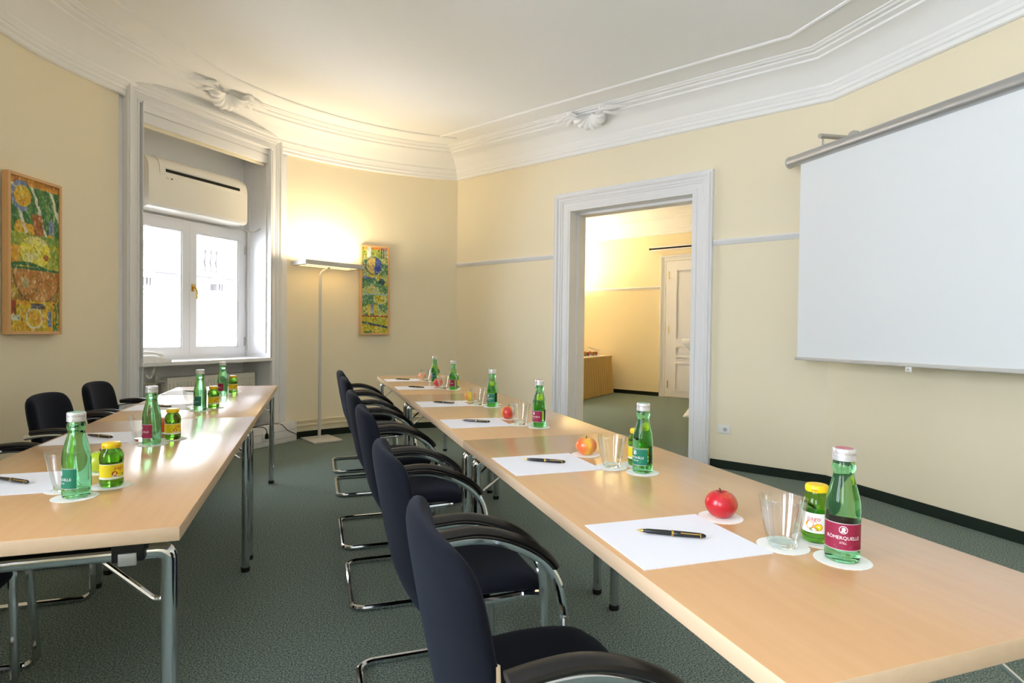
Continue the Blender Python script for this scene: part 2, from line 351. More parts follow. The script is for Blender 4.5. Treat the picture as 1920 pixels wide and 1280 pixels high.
# moulded casing around an opening: profile (distance outwards from the opening edge, projection)
def casing(mb, pt, s0, s1, z0, z1, prof, nsign, ts=1.):
    rails = []
    for o, e in prof: rails.append([(*pt(s0-o, nsign*e), z0), (*pt(s0-o, nsign*e), z1+o*ts), (*pt(s1+o, nsign*e), z1+o*ts), (*pt(s1+o, nsign*e), z0)])
    n = len(prof); vs = [p for r in rails for p in r]
    fs = [(j*4+i, j*4+i+1, (j+1)*4+i+1, (j+1)*4+i) for j in range(n-1) for i in range(3)]
    fs += [tuple(j*4 for j in range(n)), tuple(j*4+3 for j in range(n))]
    mb.add(vs, fs)
CPROF = [(0, 0), (0, .022), (.012, .026), (.022, .026), (.026, .020), (.066, .022), (.070, .028), (.086, .030), (.092, .036), (.116, .038), (.122, .046), (.132, .052), (.146, .052), (.154, .040), (.158, .040), (.166, .046), (.172, .044), (.174, .0)]
mb = MB(); casing(mb, dpt, DO0, DO1, 0, DOZ, [(o*.985, e) for o, e in CPROF], -1)
dc = struct('trim_5', mb, 'white_paint', smooth=30)
mb = MB()                                              # lining of the doorway, with a rebate
for s0, s1, z0, z1 in ((DO0-.001, DO0+.02, 0, DOZ), (DO1-.02, DO1+.001, 0, DOZ), (DO0, DO1, DOZ-.02, DOZ+.001)):
    mb.slab([dpt(s0, -.02), dpt(s1, -.02)], [dpt(s0, .27), dpt(s1, .27)], z0, z1)
struct('lining', mb, 'white_paint', dc, 0)
mb = MB()
for s0, s1, z0, z1 in ((DO0+.019, DO0+.04, 0, DOZ-.02), (DO1-.04, DO1-.019, 0, DOZ-.02), (DO0+.02, DO1-.02, DOZ-.045, DOZ-.019)):
    mb.slab([dpt(s0, .12), dpt(s1, .12)], [dpt(s0, .26), dpt(s1, .26)], z0, z1)
struct('door_stop', mb, 'white_paint', dc, 0)
mb = MB(); casing(mb, dpt, DO0, DO1, 0, DOZ, [(o*.985, e+.25) for o, e in CPROF], 1); struct('rear_casing', mb, 'white_paint', dc, 30)
# window casing
mb = MB(); casing(mb, lambda s, n: wpt(s, n+.04), .132, 1.488, .21, 3.008, [(-.03, -.03), (-.03, 0)]+[(o*.64, e) for o, e in CPROF]+[(.1115, -.14)], -1, 1.7)
struct('trim_6', mb, 'white_paint', smooth=30)
# panelled jamb linings of the niche
mb = MB()
for s, sg in ((S0, 1), (S1, -1)):
    for n0, n1, z0, z1, t in ((.0, ND, .21, NZ, .004), (.06, .08, .95, 2.9, .014), (.30, .32, .95, 2.9, .014), (.06, .32, .93, .95, .014), (.06, .32, 2.9, 2.92, .014)):
        a, b = sorted((s, s+sg*t)); mb.slab([wpt(a, n0), wpt(b, n0)], [wpt(a, n1), wpt(b, n1)], z0, z1)
mb.slab([wpt(S0, .0), wpt(S1, .0)], [wpt(S0, ND), wpt(S1, ND)], NZ-.008, NZ+.002)
struct('trim_7', mb, 'white_paint', smooth=0)

# ------------------------------------------------------------------ window
def frame_ring(mb, pt, s0, s1, z0, z1, wd, n0, n1):
    for a, b, c_, d_ in ((s0, s0+wd, z0, z1), (s1-wd, s1, z0, z1), (s0+wd, s1-wd, z0, z0+wd), (s0+wd, s1-wd, z1-wd, z1)):
        mb.slab([pt(a, n0), pt(b, n0)], [pt(a, n1), pt(b, n1)], c_, d_)
def window(name, pt, s0, s1, z0, z1, n, trans=None, handle=True):
    mb = MB(); frame_ring(mb, pt, s0, s1, z0, z1, .045, n, n+.09); root = struct(name, mb, 'white_paint', None, 0)
    mid = (s0+s1)/2
    for k, (a, b) in enumerate(((s0+.035, mid-.001), (mid+.001, s1-.035))):
        mb = MB(); frame_ring(mb, pt, a, b, z0+.035, z1-.035, .068, n-.012, n+.05)
        frame_ring(mb, pt, a+.066, b-.066, z0+.101, z1-.101, .014, n+.0, n+.04); sash = struct('sash', mb, 'white_paint', root, 0)
        mb = MB(); mb.slab([pt(a+.06, n+.022), pt(b-.06, n+.022)], [pt(a+.06, n+.028), pt(b-.06, n+.028)], z0+.095, z1-.095); mb.build('pane', 'pane', sash, 0)
        for zz in (z0+.16, z1-.2):
            e = b+.004 if k else a-.004; mb = MB(); mb.tube([(*pt(e, n-.014), zz-.045), (*pt(e, n-.014), zz+.045)], .008, 8); mb.build('hinge', 'satin_steel', sash)
    if handle:
        mb = MB(); hz = z0+.50*(z1-z0)
        mb.slab([pt(mid+.018, n-.020), pt(mid+.046, n-.020)], [pt(mid+.018, n-.011), pt(mid+.046, n-.011)], hz-.01, hz+.055)
        mb.tube([(*pt(mid+.032, n-.02), hz+.025), (*pt(mid+.032, n-.052), hz+.025)], .009, 8)
        mb.tube(fillet([(*pt(mid+.032, n-.048), hz+.028), (*pt(mid+.05, n-.052), hz-.01), (*pt(mid+.046, n-.052), hz-.085)], .03), .0085, 8); mb.build('handle', 'brass', root)
    return root
window('window_1', wpt, S0+.004, S1-.004, .885, 2.19, .35)
vpt = lambda s, n: (XW-n, s)
window('window_2', vpt, V2, V3, VZ0, VZ1, .15); window('window_3', vpt, V0, V1, VZ0, VZ1, .15)
mb = MB(); mb.slab([wpt(S0-.02, -.03), wpt(S1+.02, -.03)], [wpt(S0-.02, .44), wpt(S1+.02, .44)], .855, .886); struct('trim_8', mb, 'white_paint', smooth=0)
cw = Vector(wpt((S0+S1)/2, .46)); portal('portal', (cw.x, cw.y, 1.54), WN, 1.22, 1.22)
portal('portal', (XW-.29, (V2+V3)/2, (VZ0+VZ1)/2), (-1, 0), 1.36, 2.0); portal('portal', (XW-.29, (V0+V1)/2, (VZ0+VZ1)/2), (-1, 0), 1.36, 2.0)

# ------------------------------------------------------------------ house across the street
fz = 12.0
root = thing('street_house', 'pale sunlit stucco house across the street, seen through the window', 'building', (*wpt(9, fz), 0))
def fpart(name, rects, m, dz=0.):
    mb = MB()
    for s0, s1, z0, z1, n0, n1 in rects: mb.slab([wpt(s0, fz+n0), wpt(s1, fz+n0)], [wpt(s0, fz+n1), wpt(s1, fz+n1)], z0, z1)
    mb.v = [(x-wpt(9, fz)[0], y-wpt(9, fz)[1], z) for x, y, z in mb.v]; return mb.build(name, m, root, 0)
fpart('wall', [(-3, 21, -12, 2.3, .0, .5), (-3, 21, 2.3, 10, .06, .5)], 'facade')
fpart('ledge', [(-3, 21, 2.82, 2.95, -.35, .1)], 'facade'); fpart('ledge', [(-3, 21, 2.17, 2.26, -.14, .1)], 'facade'); fpart('ledge_shade', [(-3, 21, 2.155, 2.17, -.142, .1)], 'facade_shade'); fpart('ledge_shade', [(-3, 21, 2.80, 2.82, -.352, .1)], 'facade_shade'); fpart('ledge', [(-3, 21, 3.66, 3.74, -.28, -.04)], 'facade')  # thin dark strips painted in as the shadow below the ledges
for u in (7.55, 9.9, 12.2, 5.2):
    fpart('bracket', [(u, u+.36, 2.62, 2.82, -.28, .05), (u+.06, u+.30, 2.3, 2.42, -.14, .05)], 'facade'); fpart('bracket_scroll', [(u+.04, u+.12, 2.40, 2.66, -.24, .05), (u+.15, u+.21, 2.42, 2.64, -.26, .05), (u+.25, u+.33, 2.40, 2.66, -.24, .05)], 'facade_shade')  # scrolls get the dark tone so they read as shaded relief
for u in [9.42+.2*i for i in range(4)]+[6.6+.2*i for i in range(4)]+[12.2+.2*i for i in range(4)]:
    mb = MB(); cx_, cy_ = wpt(u, fz-.16); ox, oy = wpt(9, fz); mb.lathe([(.04, 2.95), (.05, 3.02), (.03, 3.08), (.075, 3.28), (.03, 3.5), (.045, 3.56), (.05, 3.67)], 10, cx=cx_-ox, cy=cy_-oy); mb.build('baluster', 'facade_shade', root)  # balusters take the same painted-in shade
for a, b in ((5.9, 6.5), (8.2, 9.38), (10.2, 12.0)): fpart('pier', [(a, b, 2.95, 3.67, -.26, -.06)], 'facade')
for a, b, z0, z1 in ((8.17, 8.8, 2.44, 2.68), (9.44, 9.85, 1.84, 2.08), (9.59, 9.84, .5, 1.02), (5.9, 6.6, .4, 2.0), (11.0, 11.8, .4, 2.0)):
    f = fpart('window', [(a, b, z0, z1, -.03, .02)], 'facade'); g = fpart('pane', [(a+.05, b-.05, z0+.05, z1-.05, -.04, -.028)], 'facade_window'); g.parent = f
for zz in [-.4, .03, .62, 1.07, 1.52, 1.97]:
    for a, b in ((-3, 5.6), (6.9, 8.95), (10.1, 10.7), (12.1, 21)): fpart('joint', [(a+.03, b-.03, zz-.022, zz+.0, -.052, -.04)], 'facade_shade'); fpart('course', [(a, b, zz-.40 if zz != .62 else zz-.55, zz-.02, -.05, .02)], 'facade')  # dark strip stands in for shade in the groove above each course

# ------------------------------------------------------------------ things at the window
t = thing('air_conditioner', 'cream wall air conditioner with a dark slot, mounted above the window', 'air conditioner', (*wpt(.765, .35), 2.21), math.atan2(WD.y, WD.x))
# local: x along wall, -y into the room
def acp(x, z):
    f = -.235 if z < .30 else -.235+.11*((z-.30)/.15)**1.4
    return f
mb = MB(); W_ = .495
prof = [(0, 0), (-.18, 0), (-.215, .008), (-.235, .03), (-.235, .30), (-.228, .36), (-.21, .40), (-.17, .435), (-.12, .447), (0, .447)]
vs = [(-W_, y, z) for y, z in prof]+[(W_, y, z) for y, z in prof]; n = len(prof)
mb.add(vs, [tuple(range(n)), tuple(reversed(range(n, 2*n)))]+[(i, n+i, n+(i+1) % n, (i+1) % n) for i in range(n)]); mb.build('body', 'plastic_ac', t, 30)
mb = MB(); pr2 = [(-.236, .285), (-.242, .30), (-.240, .33), (-.233, .37), (-.214, .41), (-.175, .445), (-.12, .458), (-.11, .44), (-.2, .38), (-.22, .30)]
n = len(pr2); mb.add([(-.40, y, z) for y, z in pr2]+[(.44, y, z) for y, z in pr2], [tuple(range(n)), tuple(reversed(range(n, 2*n)))]+[(i, n+i, n+(i+1) % n, (i+1) % n) for i in range(n)]); mb.build('louvre_panel', 'plastic_ac', t, 30)
mb = MB(); mb.box(-.35, -.2435, .316, .40, -.238, .342); mb.build('slot', 'dark_slot', t, 0)
mb = MB(); mb.box(-.35, -.2425, .352, .40, -.236, .358); mb.build('louvre', 'plastic_white', t, 0)
mb = MB(); mb.box(-.30, -.2375, .262, -.285, -.234, .272); mb.build('button', 'plastic_black', t, 0)
mb = MB(); mb.box(-.345, -.2372, .263, -.32, -.234, .270); mb.build('indicator', 'ink_silver', t, 0)
mb = MB(); mb.tube(smooth_path([(*wpt(1.24, .18), 2.205), (*wpt(1.30, .17), 2.165), (*wpt(1.38, .16), 2.165), (*wpt(1.452, .15), 2.21)]), .007, 8)
o = mb.build('drain_hose', 'satin_steel'); o['label'] = 'thin grey drain hose curving from the air conditioner to the window jamb'; o['category'] = 'hose'
t = thing('roller_blind', 'white roller blind cassette across the top of the window niche', 'blind', (*wpt(.80, .10), 2.868), math.atan2(WD.y, WD.x))
mb = MB(); mb.box(-.64, -.05, .0, .64, .05, .145, .004); mb.build('cassette', 'white_paint', t)
mb = MB(); mb.box(-.642, -.056, .085, .642, -.048, .10); mb.build('guide_slot', 'satin_steel', t, 0)
mb = MB(); mb.box(-.63, -.03, -.03, .63, -.012, .002, .004); mb.build('bottom_bar', 'cream_paint', t)
for x in (-.646, .64):
    mb = MB(); mb.box(x, -.055, -.002, x+.008, .055, .147, .002); mb.build('end_cap', 'plastic_white', t)
# telephone on the sill
t = thing('desk_telephone', 'white desk telephone with coiled cord on the window sill', 'telephone', (*wpt(.31, .11), .886), math.atan2(WD.y, WD.x)-.25)
mb = MB(); pr = [(-.10, 0), (.11, 0), (.11, .018), (.06, .03), (-.06, .055), (-.10, .055)]
mb.add([(x, -.09, z) for x, z in pr]+[(x, .09, z) for x, z in pr], [tuple(range(6)), tuple(range(11, 5, -1))]+[(i, 6+i, 6+(i+1) % 6, (i+1) % 6) for i in range(6)]); mb.build('body', 'plastic_white', t, 0)
mb = MB(); mb.tube(smooth_path([(-.14, -.06, .058), (-.12, -.055, .075), (-.05, -.05, .078), (.02, -.05, .062), (.05, -.05, .045)]), [.017]*6+[.014]*13+[.017]*6, 10); mb.build('handset', 'plastic_white', t)
for i in range(3):
    for j in range(4):
        mb = MB(); mb.box(.0+i*.022, .0+j*.02, .036-i*.006, .016+i*.022, .014+j*.02, .046-i*.006, .002, 1); mb.build('key', 'ink_silver', t)
mb = MB(); path = []
for i in range(161):
    u = i/160; base = Vector((-.13+.12*u, -.10-.02*math.sin(PI*u), .04-.17*math.sin(PI*u)+.0*u)); a = u*2*PI*26; path.append(base+Vector((.007*math.cos(a), .007*math.sin(a), 0)))
mb.tube(path, .003, 5); mb.build('coiled_cord', 'plastic_white', t)
# radiator with valve and skirting duct
t = thing('radiator', 'cream panel radiator with vertical ridges under the window sill', 'radiator', (*wpt(.93, .20), .0), math.atan2(WD.y, WD.x))
mb = MB(); mb.box(-.47, -.05, .16, .47, .05, .735, .008); mb.build('body', 'radiator', t)
for i in range(27):
    mb = MB(); mb.box(-.45+i*.0338, -.060, .20, -.45+i*.0338+.016, -.045, .69, .005, 1); mb.build('ridge', 'radiator', t)
for i in range(20):
    mb = MB(); mb.box(-.44+i*.045, -.035, .733, -.44+i*.045+.022, .035, .738); mb.build('grille_slot', 'satin_steel', t, 0)
for x in (-.4, .4):
    mb = MB(); mb.box(x-.02, -.02, 0, x+.02, .02, .17); mb.build('bracket', 'radiator', t, 0)
mb = MB(); mb.tube(fillet([(-.47, -.01, .70), (-.56, -.01, .70), (-.56, -.01, .02)], .03), .011, 8); mb.build('feed_pipe', 'cream_paint', t)
mb = MB(); mb.lathe([(0, .70), (.024, .70), (.026, .71), (.026, .755), (.022, .765), (0, .765)], 14, cx=-.55, cy=-.01); mb.tube([(-.56, -.01, .705), (-.47, -.01, .705)], .017, 10); mb.build('valve', 'satin_steel', t)
mb = MB(); mb.tube([(-.56, .02, .69), (-.74, .02, .69)], .010, 8); mb.build('return_pipe', 'cream_paint', t)
t = thing('skirting_duct', 'white boxed cable duct along the floor below the window', 'cable duct', (*wpt(.80, -.02), 0), math.atan2(WD.y, WD.x))
mb = MB(); mb.box(-.93, -.07, 0, .91, .045, .205, .006); mb.build('body', 'white_paint', t)
mb = MB(); mb.box(-.93, -.073, .125, .905, -.068, .130); mb.box(-.93, -.073, .05, .905, -.068, .054); mb.build('joint', 'ink_silver', t, 0)
mb = MB(); mb.box(.91, -.072, 0, .922, .047, .208, .003); mb.build('end_cap', 'plastic_white', t)
mb = MB(); mb.box(.47, -.078, .06, .55, -.069, .14, .004); s_ = mb.build('socket', 'plastic_white', t)
t = thing('power_plug', 'black power plug and cable in the white duct under the window', 'plug', (*wpt(.80, -.02), 0), math.atan2(WD.y, WD.x))
mb = MB(); mb.lathe([(0, -.012), (.017, -.01), (.019, .0), (.017, .028), (.008, .045), (0, .05)], 12, cx=.51, cy=-.095); mb.v = [(x, y, z+.095) for x, y, z in mb.v]; mb.build('plug_body', 'rubber', t)
mb = MB(); mb.tube(smooth_path([(.51, -.095, .14), (.50, -.095, .18), (.46, -.08, .208), (.38, -.04, .212), (.55, -.02, .214), (.68, -.05, .209), (.72, -.082, .19), (.80, -.082, .12), (.905, -.083, .07), (.945, -.085, .02), (1.0, -.14, .006), (1.12, -.20, .006), (1.24, -.19, .006)]), .004, 6); mb.build('cable', 'rubber', t)
# heating pipes on the curved wall
for zz in (.195, .145):
    mb = MB(); mb.tube([(*arc(AW1-1.5-(AW1-1.5-AC_-.6)*i/20, RW-.035), zz) for i in range(21)], .0125, 8)
    o = thing('heating_pipe', ('upper' if zz > .17 else 'lower')+' cream heating pipe along the foot of the curved wall', 'pipe', (*arc(100, RW-.035), 0), group='heating pipes')
    mb.v = [(x-o.location.x, y-o.location.y, z) for x, y, z in mb.v]; mb.build('tube', 'cream_paint', o)
    for a in (112, 104, 96, 88):
        mb = MB(); p, q2 = arc(a, RW-.035), arc(a, RW-.002); mb.tube([(p[0]-o.location.x, p[1]-o.location.y, zz), (q2[0]-o.location.x, q2[1]-o.location.y, zz)], .008, 6); mb.tube([(p[0]-o.location.x-.012, p[1]-o.location.y, zz), (p[0]-o.location.x+.012, p[1]-o.location.y, zz)], .017, 8); mb.build('clip', 'cream_paint', o)
mb = MB(); mb.sweep(arc_r, [(0, .072), (.008, .072), (.008, .118), (.004, .122), (0, .122)]); struct('trim_9', mb, 'cream_paint')

# ------------------------------------------------------------------ shell ornaments in the cornice
def ornament(loc, rz, label):
    t = thing('shell_ornament', label, 'ornament', loc, rz); t.scale = (1.25, 1.25, 1.25); t.rotation_euler = (.9, 0, rz)
    def shell(u, v):
        a = -PI*.08+(PI*1.16)*u; r = .015+.115*v; rib = 1+.10*v*abs(math.sin(a*7)); x = r*rib*math.cos(a); z = -r*rib*math.sin(a)*.85
        return (x, -.05*math.sin(v*PI*.8)-.012*v*abs(math.sin(a*7)), z+.03)
    mb = MB(); mb.grid(shell, 56, 8); mb.grid(lambda u, v: tuple(a+b for a, b in zip(shell(u, v), (0, .03, 0))), 56, 8, flip=True); mb.build('shell', 'plaster', t, 50)
    for sg in (-1, 1):
        for k, (l, an, zz) in enumerate(((.16, .15, .03), (.13, -.12, .02), (.09, .55, .05), (.22, .05, .045))):
            mb = MB(); pts = smooth_path([(sg*(.10+l*u), -.02-.015*math.sin(u*PI), zz+l*u*math.sin(an)+.02*math.sin(u*PI*1.5)) for u in (0, .3, .6, .85, 1)])
            mb.tube(pts, [.003+.010*math.sin(PI*(.12+.86*i/(len(pts)-1))) for i in range(len(pts))], 7, sx=.6); mb.build('leaf', 'plaster', t)
    return t
p = dpt(1.93, -.25); ornament((p[0], p[1], 3.275), math.atan2(-DD.y, -DD.x)+PI, 'white stucco shell with leaf scrolls in the cornice over the doorway')
a = 134; p = arc(a, RW-.30); ornament((p[0], p[1], 3.285), math.radians(a-90), 'white stucco shell with leaf scrolls in the cornice over the window')

# ------------------------------------------------------------------ pictures
def lerp(a, b, t): return tuple(x+(y-x)*t for x, y in zip(a, b))
def hsh(x, y): return (math.sin(x*127.1+y*311.7)*43758.5453) % 1
def vnoise(x, y):
    xi, yi = math.floor(x), math.floor(y); fx, fy = x-xi, y-yi; fx = fx*fx*(3-2*fx); fy = fy*fy*(3-2*fy)
    return (hsh(xi, yi)*(1-fx)+hsh(xi+1, yi)*fx)*(1-fy)+(hsh(xi, yi+1)*(1-fx)+hsh(xi+1, yi+1)*fx)*fy
def paint_a(u, v):          # v = 0 at the top, aspect about 0.39 : 1
    n = vnoise(u*9, v*26); n2 = vnoise(u*30+7, v*60); yel, grn, dgr, org, brn, blu, wht = (214, 196, 40), (96, 150, 60), (34, 104, 56), (222, 150, 30), (150, 84, 28), (110, 134, 176), (224, 226, 206)
    if v < .36:
        k = (u*1.0-v*.9)*16+n*.8; c = lerp(grn, dgr, abs(math.sin(k))) if vnoise(u*5+3, v*9) > .32 else lerp(yel, org, n)
        if math.sin(k*1.0+1.2) > .9: c = wht
        if v < .05: c = lerp(brn, org, n)
        r = math.hypot((u-.25)*.42, v-.12)
        if .07 < r < .10 and u < .34: c = blu
        if r < .07 and v > .05: c = lerp(org, yel, n)
        if abs((u-.55)*.9-(v-.28)*.35) < .09 and .22 < v < .36: c = lerp(brn, (176, 96, 40), n2)
        if abs(u-.84) < .06 and .24 < v < .34: c = blu
    elif v < .58:
        c = lerp(grn, yel, n); r = math.hypot((u-.5)*.42, (v-.47)*1.25)
        if r < .13: c = lerp((232, 220, 40), wht, max(0, vnoise(u*8, v*20)-.35)*1.2)
        if .13 < r < .142: c = (150, 150, 60)
        if u < .2 and .44 < v < .56: c = lerp(org, (214, 170, 40), n)
        if math.hypot((u-.72)*.42, v-.50) < .022: c = brn
        if abs(v-.575+.02*math.sin(u*5)) < .012: c = dgr
    elif v < .80:
        r = math.hypot((u-.55)*.42, (v-.62)*1.05); c = lerp((176, 110, 40), (206, 150, 84), n) if r < .20 else lerp((190, 170, 50), brn, n*.7)
        if math.hypot((u-.3)*.42, v-.68) < .035: c = (176, 160, 110)
        if .196 < r < .205: c = (96, 66, 24)
        if v < .595: c = dgr
    else:
        c = lerp(yel, org, n); r = math.hypot((u-.48)*.42, v-.91)
        if .06 < r < .072: c = wht
        if abs(u-.79) < .04 and .86 < v < .97: c = blu
        if abs(v-.83) < .018 and .4 < u < .7: c = (60, 60, 70)
        if u < .12 and v < .89: c = (170, 70, 40)
        if u > .86 and n2 > .45: c = dgr
        if u < .2 and .89 < v < .93: c = (210, 220, 196)
    k2 = vnoise(u*46+v*30, v*44-u*20); c = lerp(c, (246, 240, 200), .6) if k2 > .82 else (lerp(c, (40, 84, 40), .55) if k2 < .17 else c)
    return lerp(c, (255, 250, 210) if n2 > .5 else (50, 60, 20), abs(n2-.5)*.5)
def paint_b(u, v):
    n = vnoise(u*8+40, v*24); n2 = vnoise(u*28, v*64+9); yel, grn, tl, org, blu, pk, wht = (220, 200, 50), (120, 160, 70), (60, 130, 110), (230, 140, 50), (36, 56, 176), (226, 190, 120), (214, 226, 222)
    st = math.sin((v*30+math.sin(u*5)*1.3+n*2))
    c = lerp(grn, tl, n) if st > 0 else lerp(yel, (170, 200, 150), n)
    if v < .13: c = wht if abs(u-.26) < .07 else (org if v < .03 else lerp(yel, grn, n))
    if v < .13 and u > .72 and math.sin(u*70) > .3: c = (70, 90, 170)
    r = math.hypot((u-.45)*.33, v-.215); 
    if r < .095: c = lerp(pk, yel, n*.5) if u < .42+.1*n else lerp(blu, (90, 110, 200), n)
    if .095 < r < .105: c = (40, 80, 90)
    if .29 < v < .37 and u < .7 and st > -.2: c = lerp(blu, wht, n*.6)
    if math.hypot((u-.76)*.33, (v-.40)) < .04: c = (20, 80, 84)
    if abs(u-.42) < .07*(1-(v-.45)/.1) and .45 < v < .55: c = pk
    r = math.hypot((u-.68)*.33, (v-.585)*1.0)
    if r < .07 and v > .555: c = lerp((196, 190, 40), yel, n)
    if .07 < r < .08 and v > .555: c = wht
    if abs(v-.547) < .008: c = (150, 190, 190)
    if abs(u-.38) < .06 and .66 < v < .77: c = lerp(blu, wht, n)
    if .66 < v < .80 and (abs(u-.28) < .05 or abs(u-.52) < .06): c = yel
    if v > .80: c = lerp(yel, (196, 190, 30), n)
    if .82 < v < .9 and .5 < u < .9: c = (180, 190, 40)
    if v > .86 and abs(v-.9-.06*(u-.5)) < .012: c = (40, 70, 90)
    if .93 < v and st > .2: c = (90, 130, 60)
    if abs(v-.80) < .006 or (abs(u-.45) < .03 and v > .82 and n2 > .5): c = (176, 60, 30)
    k2 = vnoise(u*36+v*14, v*70-u*9); c = lerp(c, (236, 240, 232), .7) if k2 > .80 else (lerp(c, (26, 74, 60), .6) if k2 < .18 else c)
    return lerp(c, (255, 255, 240) if n2 > .5 else (30, 50, 40), abs(n2-.5)*.5)
def picture(label, ang, a0, a1, z0, z1, fn):
    p0, p1 = Vector(arc(a0, RW-.032)), Vector(arc(a1, RW-.032)); L_ = (p1-p0).length; mid = (p0+p1)/2; rz = math.atan2((p1-p0).y, (p1-p0).x)
    t = thing('framed_painting', label, 'painting', (mid.x, mid.y, z0), rz); H_ = z1-z0; h2 = L_/2
    for nm, x0, zz0, x1, zz1 in (('side_rail', -h2, 0, -h2+.02, H_), ('side_rail', h2-.02, 0, h2, H_), ('cross_rail', -h2+.02, 0, h2-.02, .02), ('cross_rail', -h2+.02, H_-.02, h2-.02, H_)):
        mb = MB(); mb.box(x0, -.022, zz0, x1, .022, zz1, .002, 1); mb.build(nm, 'frame_wood', t)
    nu, nv = 70, 200; x0, x1, b0, b1 = -h2+.018, h2-.018, .018, H_-.018
    mb = MB(); mb.grid(lambda u, v: (x0+(x1-x0)*u, -.012, b1-(b1-b0)*v), nu, nv); mb.box(x0, -.0115, b0, x1, .0, b1)
    me = bpy.data.meshes.new('canvas'); me.from_pydata(mb.v, [], mb.f); me.update(); me.materials.append(MATS['canvas'])
    ca = me.color_attributes.new('paint', 'BYTE_COLOR', 'POINT'); k = 0
    cols = []
    for i in range(nu+1):
        for j in range(nv+1): cols += [*lin(fn(i/nu, j/nv)), 1]
    cols += [.8, .75, .6, 1]*(len(mb.v)-(nu+1)*(nv+1)); ca.data.foreach_set('color', cols)
    link('canvas', me, t)
picture('tall narrow abstract painting in greens, yellow and brown left of the window', 0, 165.9, 158.2, 1.122, 2.164, paint_a)
picture('tall narrow abstract painting with blue and yellow shapes behind the floor lamp', 0, 104.15, 98.1, 1.125, 2.155, paint_b)

# ------------------------------------------------------------------ floor lamps
def floor_lamp(label, loc, rz, hx, hrz, power, colr):
    t = thing('floor_lamp', label, 'lamp', loc, rz)
    mb = MB(); mb.box(-.155, -.20, 0, .155, .18, .018, .003); mb.build('base', 'alu_paint', t)
    mb = MB(); mb.tube([(0, .05, .015), (0, .05, 1.76)], .0165, 14); mb.build('pole', 'alu_paint', t)
    mb = MB(); mb.lathe([(.03, .017), (.03, .024), (.018, .03), (0, .03)], 16, cx=0, cy=.05); mb.build('collar', 'alu_paint', t)
    mb = MB(); mb.tube(smooth_path([(0, .05, 1.75), (.02, .04, 1.80), (.08, .02, 1.835), (hx, .0, 1.845)]), [.015]*9+[.011]*10, 10); mb.build('arm', 'alu_paint', t)
    h_ = link('head', None, t); bpy.data.objects.remove(h_)
    M = Matrix.Translation((hx, 0, 1.845)) @ Matrix.Rotation(hrz, 4, 'Z')
    mb = MB(); L_, W_ = .345, .155
    for x0, y0, x1, y1 in ((-L_, -W_, -L_+.05, W_), (L_-.05, -W_, L_, W_), (-L_+.05, -W_, L_-.05, -W_+.055), (-L_+.05, W_-.055, L_-.05, W_), (-L_+.05, -.025, L_-.05, .025)):
        mb.box(x0, y0, 0, x1, y1, .044, M=M)
    hd = mb.build('lamp_head', 'alu_paint', t, 0)
    for y0, y1 in ((-W_+.055, -.025), (.025, W_-.055)):
        mb = MB(); mb.box(-L_+.05, y0, .006, L_-.05, y1, .010, M=M); mb.build('diffuser', 'lamp_glow', hd, 0)
    l = bpy.data.lights.new('uplight', 'AREA'); l.shape = 'RECTANGLE'; l.size = .6; l.size_y = .26; l.energy = power; l.color = colr
    lo = bpy.data.objects.new('uplight', l); C.objects.link(lo); lo.matrix_world = Matrix.Translation(loc) @ Matrix.Rotation(rz, 4, 'Z') @ M @ Matrix.Translation((0, 0, .062)) @ Matrix.Rotation(PI, 4, 'X')
    return t
floor_lamp('silver floor lamp with a flat rectangular head and square base beside the window', (.06, 6.49, 0), math.radians(22), .07, math.radians(7), LAMP, (1, .83, .56))

# ------------------------------------------------------------------ projection screen on the east wall
XS = 3.53
t = thing('projection_screen', 'large white pull-down projection screen with silver tube housing', 'projection screen', (XS, 2.4, .95))
def loc_(mb): mb.v = [(x-XS, y-2.4, z-.95) for x, y, z in mb.v]; return mb
mb = MB(); mb.tube([(XS, 3.64, 2.534), (XS, 1.05, 2.534)], .043, 24); loc_(mb).build('housing', 'satin_steel', t)
for y in (3.64, 1.05):
    mb = MB(); mb.tube([(XS, y-.004, 2.534), (XS, y+.006, 2.534)], .0455, 24); loc_(mb).build('end_cap', 'alu_paint', t)
mb = MB(); mb.box(XS-.0015, 1.17, 1.01, XS+.0015, 3.53, 2.505); loc_(mb).build('fabric', 'screen_white', t, 0)
mb = MB(); mb.box(XS-.009, 1.15, .987, XS+.009, 3.548, 1.012, .004); loc_(mb).build('bottom_bar', 'alu_paint', t)
mb = MB(); mb.box(XS-.004, 2.62, .955, XS+.004, 2.66, .99, .003); loc_(mb).build('pull_tab', 'plastic_white', t)
mb = MB(); mb.tube([(XS-.006, 2.64, .97), (XS+.006, 2.64, .97)], .008, 10); loc_(mb).build('eyelet', 'satin_steel', t)
for y in (3.33, 1.45):
    mb = MB(); mb.tube([(3.82, y, 2.665), (3.50, y, 2.645)], .018, 14); br = loc_(mb).build('bracket_arm', 'satin_steel', t)
    mb = MB(); mb.tube([(XS, y, 2.65), (XS, y, 2.57)], .007, 8); loc_(mb).build('hook', 'chrome', br)
    mb = MB(); mb.tube([(3.833, y, 2.667), (3.815, y, 2.667)], .055, 20); loc_(mb).build('wall_disc', 'satin_steel', br)
